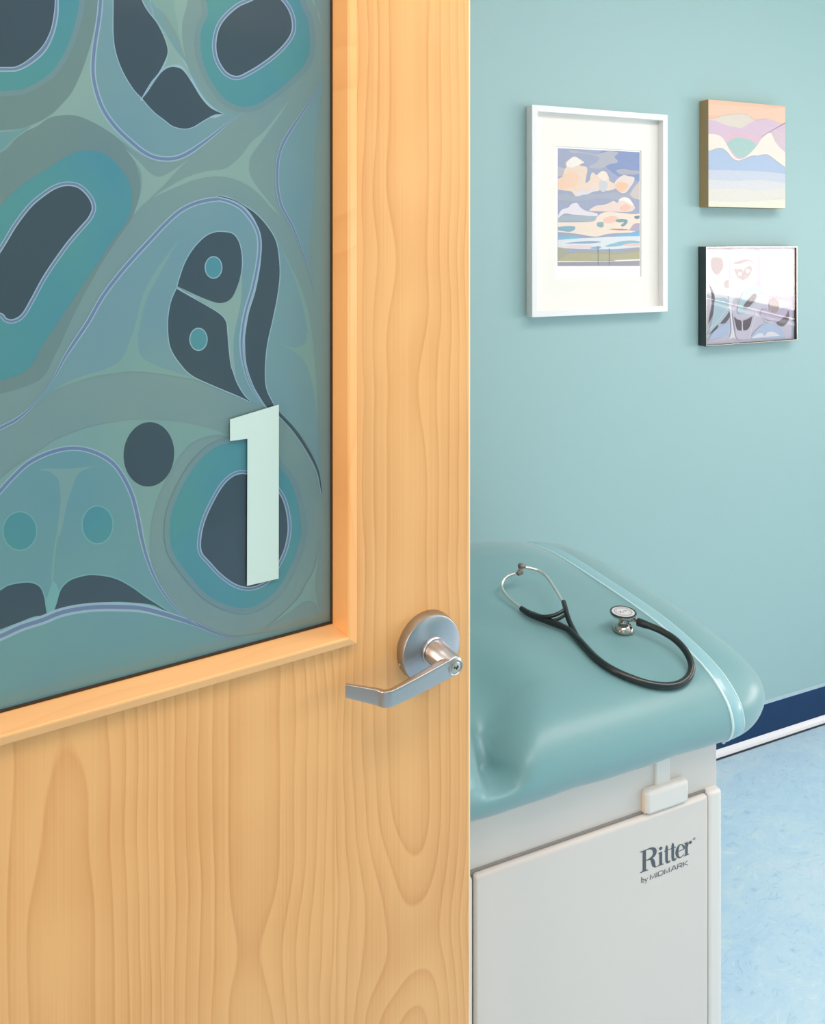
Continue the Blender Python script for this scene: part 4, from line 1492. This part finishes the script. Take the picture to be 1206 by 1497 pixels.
BP([(200, 140, 1), (1100, 140, 1), (1100, 700, 1), (900, 640), (600, 560), (200, 560, 1)], LIL)
BP([(210, 160, 1), (430, 170), (440, 300), (430, 500), (420, 700), (300, 640), (215, 600, 1)], WHT)
BP([(450, 160, 1), (700, 170), (720, 300), (700, 500), (600, 560), (520, 620), (450, 700, 1)], WHT)
BP([(740, 160, 1), (1080, 160, 1), (1080, 620, 1), (900, 620), (760, 560)], WHT)
BP([(450, 180), (560, 180), (650, 220), (600, 240), (480, 230)], SKY)
BP([(258, 300), (275, 250), (320, 238), (365, 255), (385, 310), (370, 370), (320, 418), (275, 370)], TAU)
BP([(388, 505), (400, 475), (425, 462), (450, 480), (458, 510), (440, 545), (415, 548), (395, 530)], TAU)
BP([(450, 265, 1), (490, 290), (560, 270), (620, 250), (680, 280), (700, 320, 1), (660, 290), (620, 280), (560, 305), (500, 310)], TAU)
BP([(480, 340, 1), (510, 355), (560, 350), (578, 372), (600, 345), (640, 325), (665, 345), (655, 400), (620, 445), (570, 465), (525, 440), (500, 395)], TAU)
BS.poly(ell(545, 405, 16, 18), WHT); BS.poly(ell(622, 375, 16, 18), WHT)
BP([(560, 620), (620, 540), (700, 520), (750, 560), (740, 640), (640, 740), (560, 800), (520, 760)], AQU)
BP([(580, 720), (620, 660), (670, 605), (700, 600), (708, 630), (680, 680), (630, 730), (595, 742)], PLU)
BP([(240, 500, 1), (280, 560), (300, 640), (300, 740), (270, 830), (235, 900, 1), (255, 800), (275, 700), (265, 600)], PLU)
BP([(300, 640, 1), (420, 650), (440, 760), (350, 900), (230, 1000, 1), (280, 820)], AQU)
BP([(350, 890, 1), (400, 830), (450, 770), (445, 830), (400, 885)], PLU)
BP([(240, 1000, 1), (290, 940), (335, 900), (320, 950, 1)], PLU)
BP([(230, 1060, 1), (300, 960), (430, 880), (450, 940), (420, 1000), (330, 1030)], SKY)
BP([(440, 440, 1), (455, 560), (460, 700), (475, 900), (510, 1050, 1), (475, 1030), (420, 1055, 1), (460, 980), (455, 860), (435, 660)], WHT)
BP([(470, 780, 1), (520, 860), (600, 880), (680, 820), (700, 790, 1), (690, 880), (660, 960), (640, 1040), (520, 1040), (490, 900)], GRD)
BP([(485, 820, 1), (520, 850), (560, 870), (563, 962, 1), (520, 950), (500, 890)], PLU)
BP([(577, 960, 1), (577, 870), (620, 850), (668, 820, 1), (650, 900), (620, 950)], PLU)
BS.stroke([(570, 870), (570, 965)], 6, WHT)
BP([(640, 1040, 1), (720, 940), (800, 890), (900, 900), (960, 960), (1000, 1040, 1)], SKY)
BP([(660, 1035, 1), (720, 990), (770, 990), (785, 1015), (820, 975), (880, 975), (940, 1010, 1), (820, 1020)], WHT)
BP([(740, 800, 1), (800, 850), (900, 870), (1000, 850), (1070, 800, 1), (1070, 700, 1), (900, 760), (780, 740)], LIL)
BP([(830, 700), (850, 650), (890, 640), (930, 690), (920, 760), (880, 795), (845, 770)], TAU)
BP([(905, 880), (950, 850), (1000, 800), (1020, 760), (1028, 820), (1010, 880), (960, 918)], PLU)
BS.stroke(cat_open([(220, 960), (300, 900), (380, 800), (440, 720)]), 5, WHT)
BS.stroke(cat_open([(700, 780), (680, 880), (650, 980), (640, 1050)]), 5, WHT)
BS.stroke(cat_open([(760, 820), (800, 870), (860, 880)]), 6, WHT)
BS.stroke(cat_open([(520, 260), (600, 255), (690, 300), (705, 420), (640, 500), (560, 560), (520, 700)]), 5, WHT)
BS.build('curved_print', bf)


def glass_mat():
    m = bpy.data.materials.new('picture_glass')
    m.use_nodes = True
    t = m.node_tree
    t.nodes.clear()
    out = t.nodes.new('ShaderNodeOutputMaterial')
    mx = t.nodes.new('ShaderNodeMixShader')
    fr = t.nodes.new('ShaderNodeFresnel')
    fr.inputs[0].default_value = 1.52
    tr_ = t.nodes.new('ShaderNodeBsdfTransparent')
    gl = t.nodes.new('ShaderNodeBsdfGlossy')
    gl.inputs['Roughness'].default_value = 0.02
    ge = t.nodes.new('ShaderNodeNewGeometry')
    ml = t.nodes.new('ShaderNodeMath')
    ml.operation = 'MULTIPLY'
    iv = t.nodes.new('ShaderNodeMath')
    iv.operation = 'SUBTRACT'
    iv.inputs[0].default_value = 1.0
    t.links.new(ge.outputs['Backfacing'], iv.inputs[1])
    t.links.new(fr.outputs[0], ml.inputs[0])
    t.links.new(iv.outputs[0], ml.inputs[1])
    t.links.new(ml.outputs[0], mx.inputs[0])
    t.links.new(tr_.outputs[0], mx.inputs[1])
    t.links.new(gl.outputs[0], mx.inputs[2])
    t.links.new(mx.outputs[0], out.inputs[0])
    return m


M_GL = glass_mat()
tag(box('picture_glass', bx0, bx1, -0.0285, -0.0270, bz0, bz1, M_GL, bf), label='clear reflecting glass')
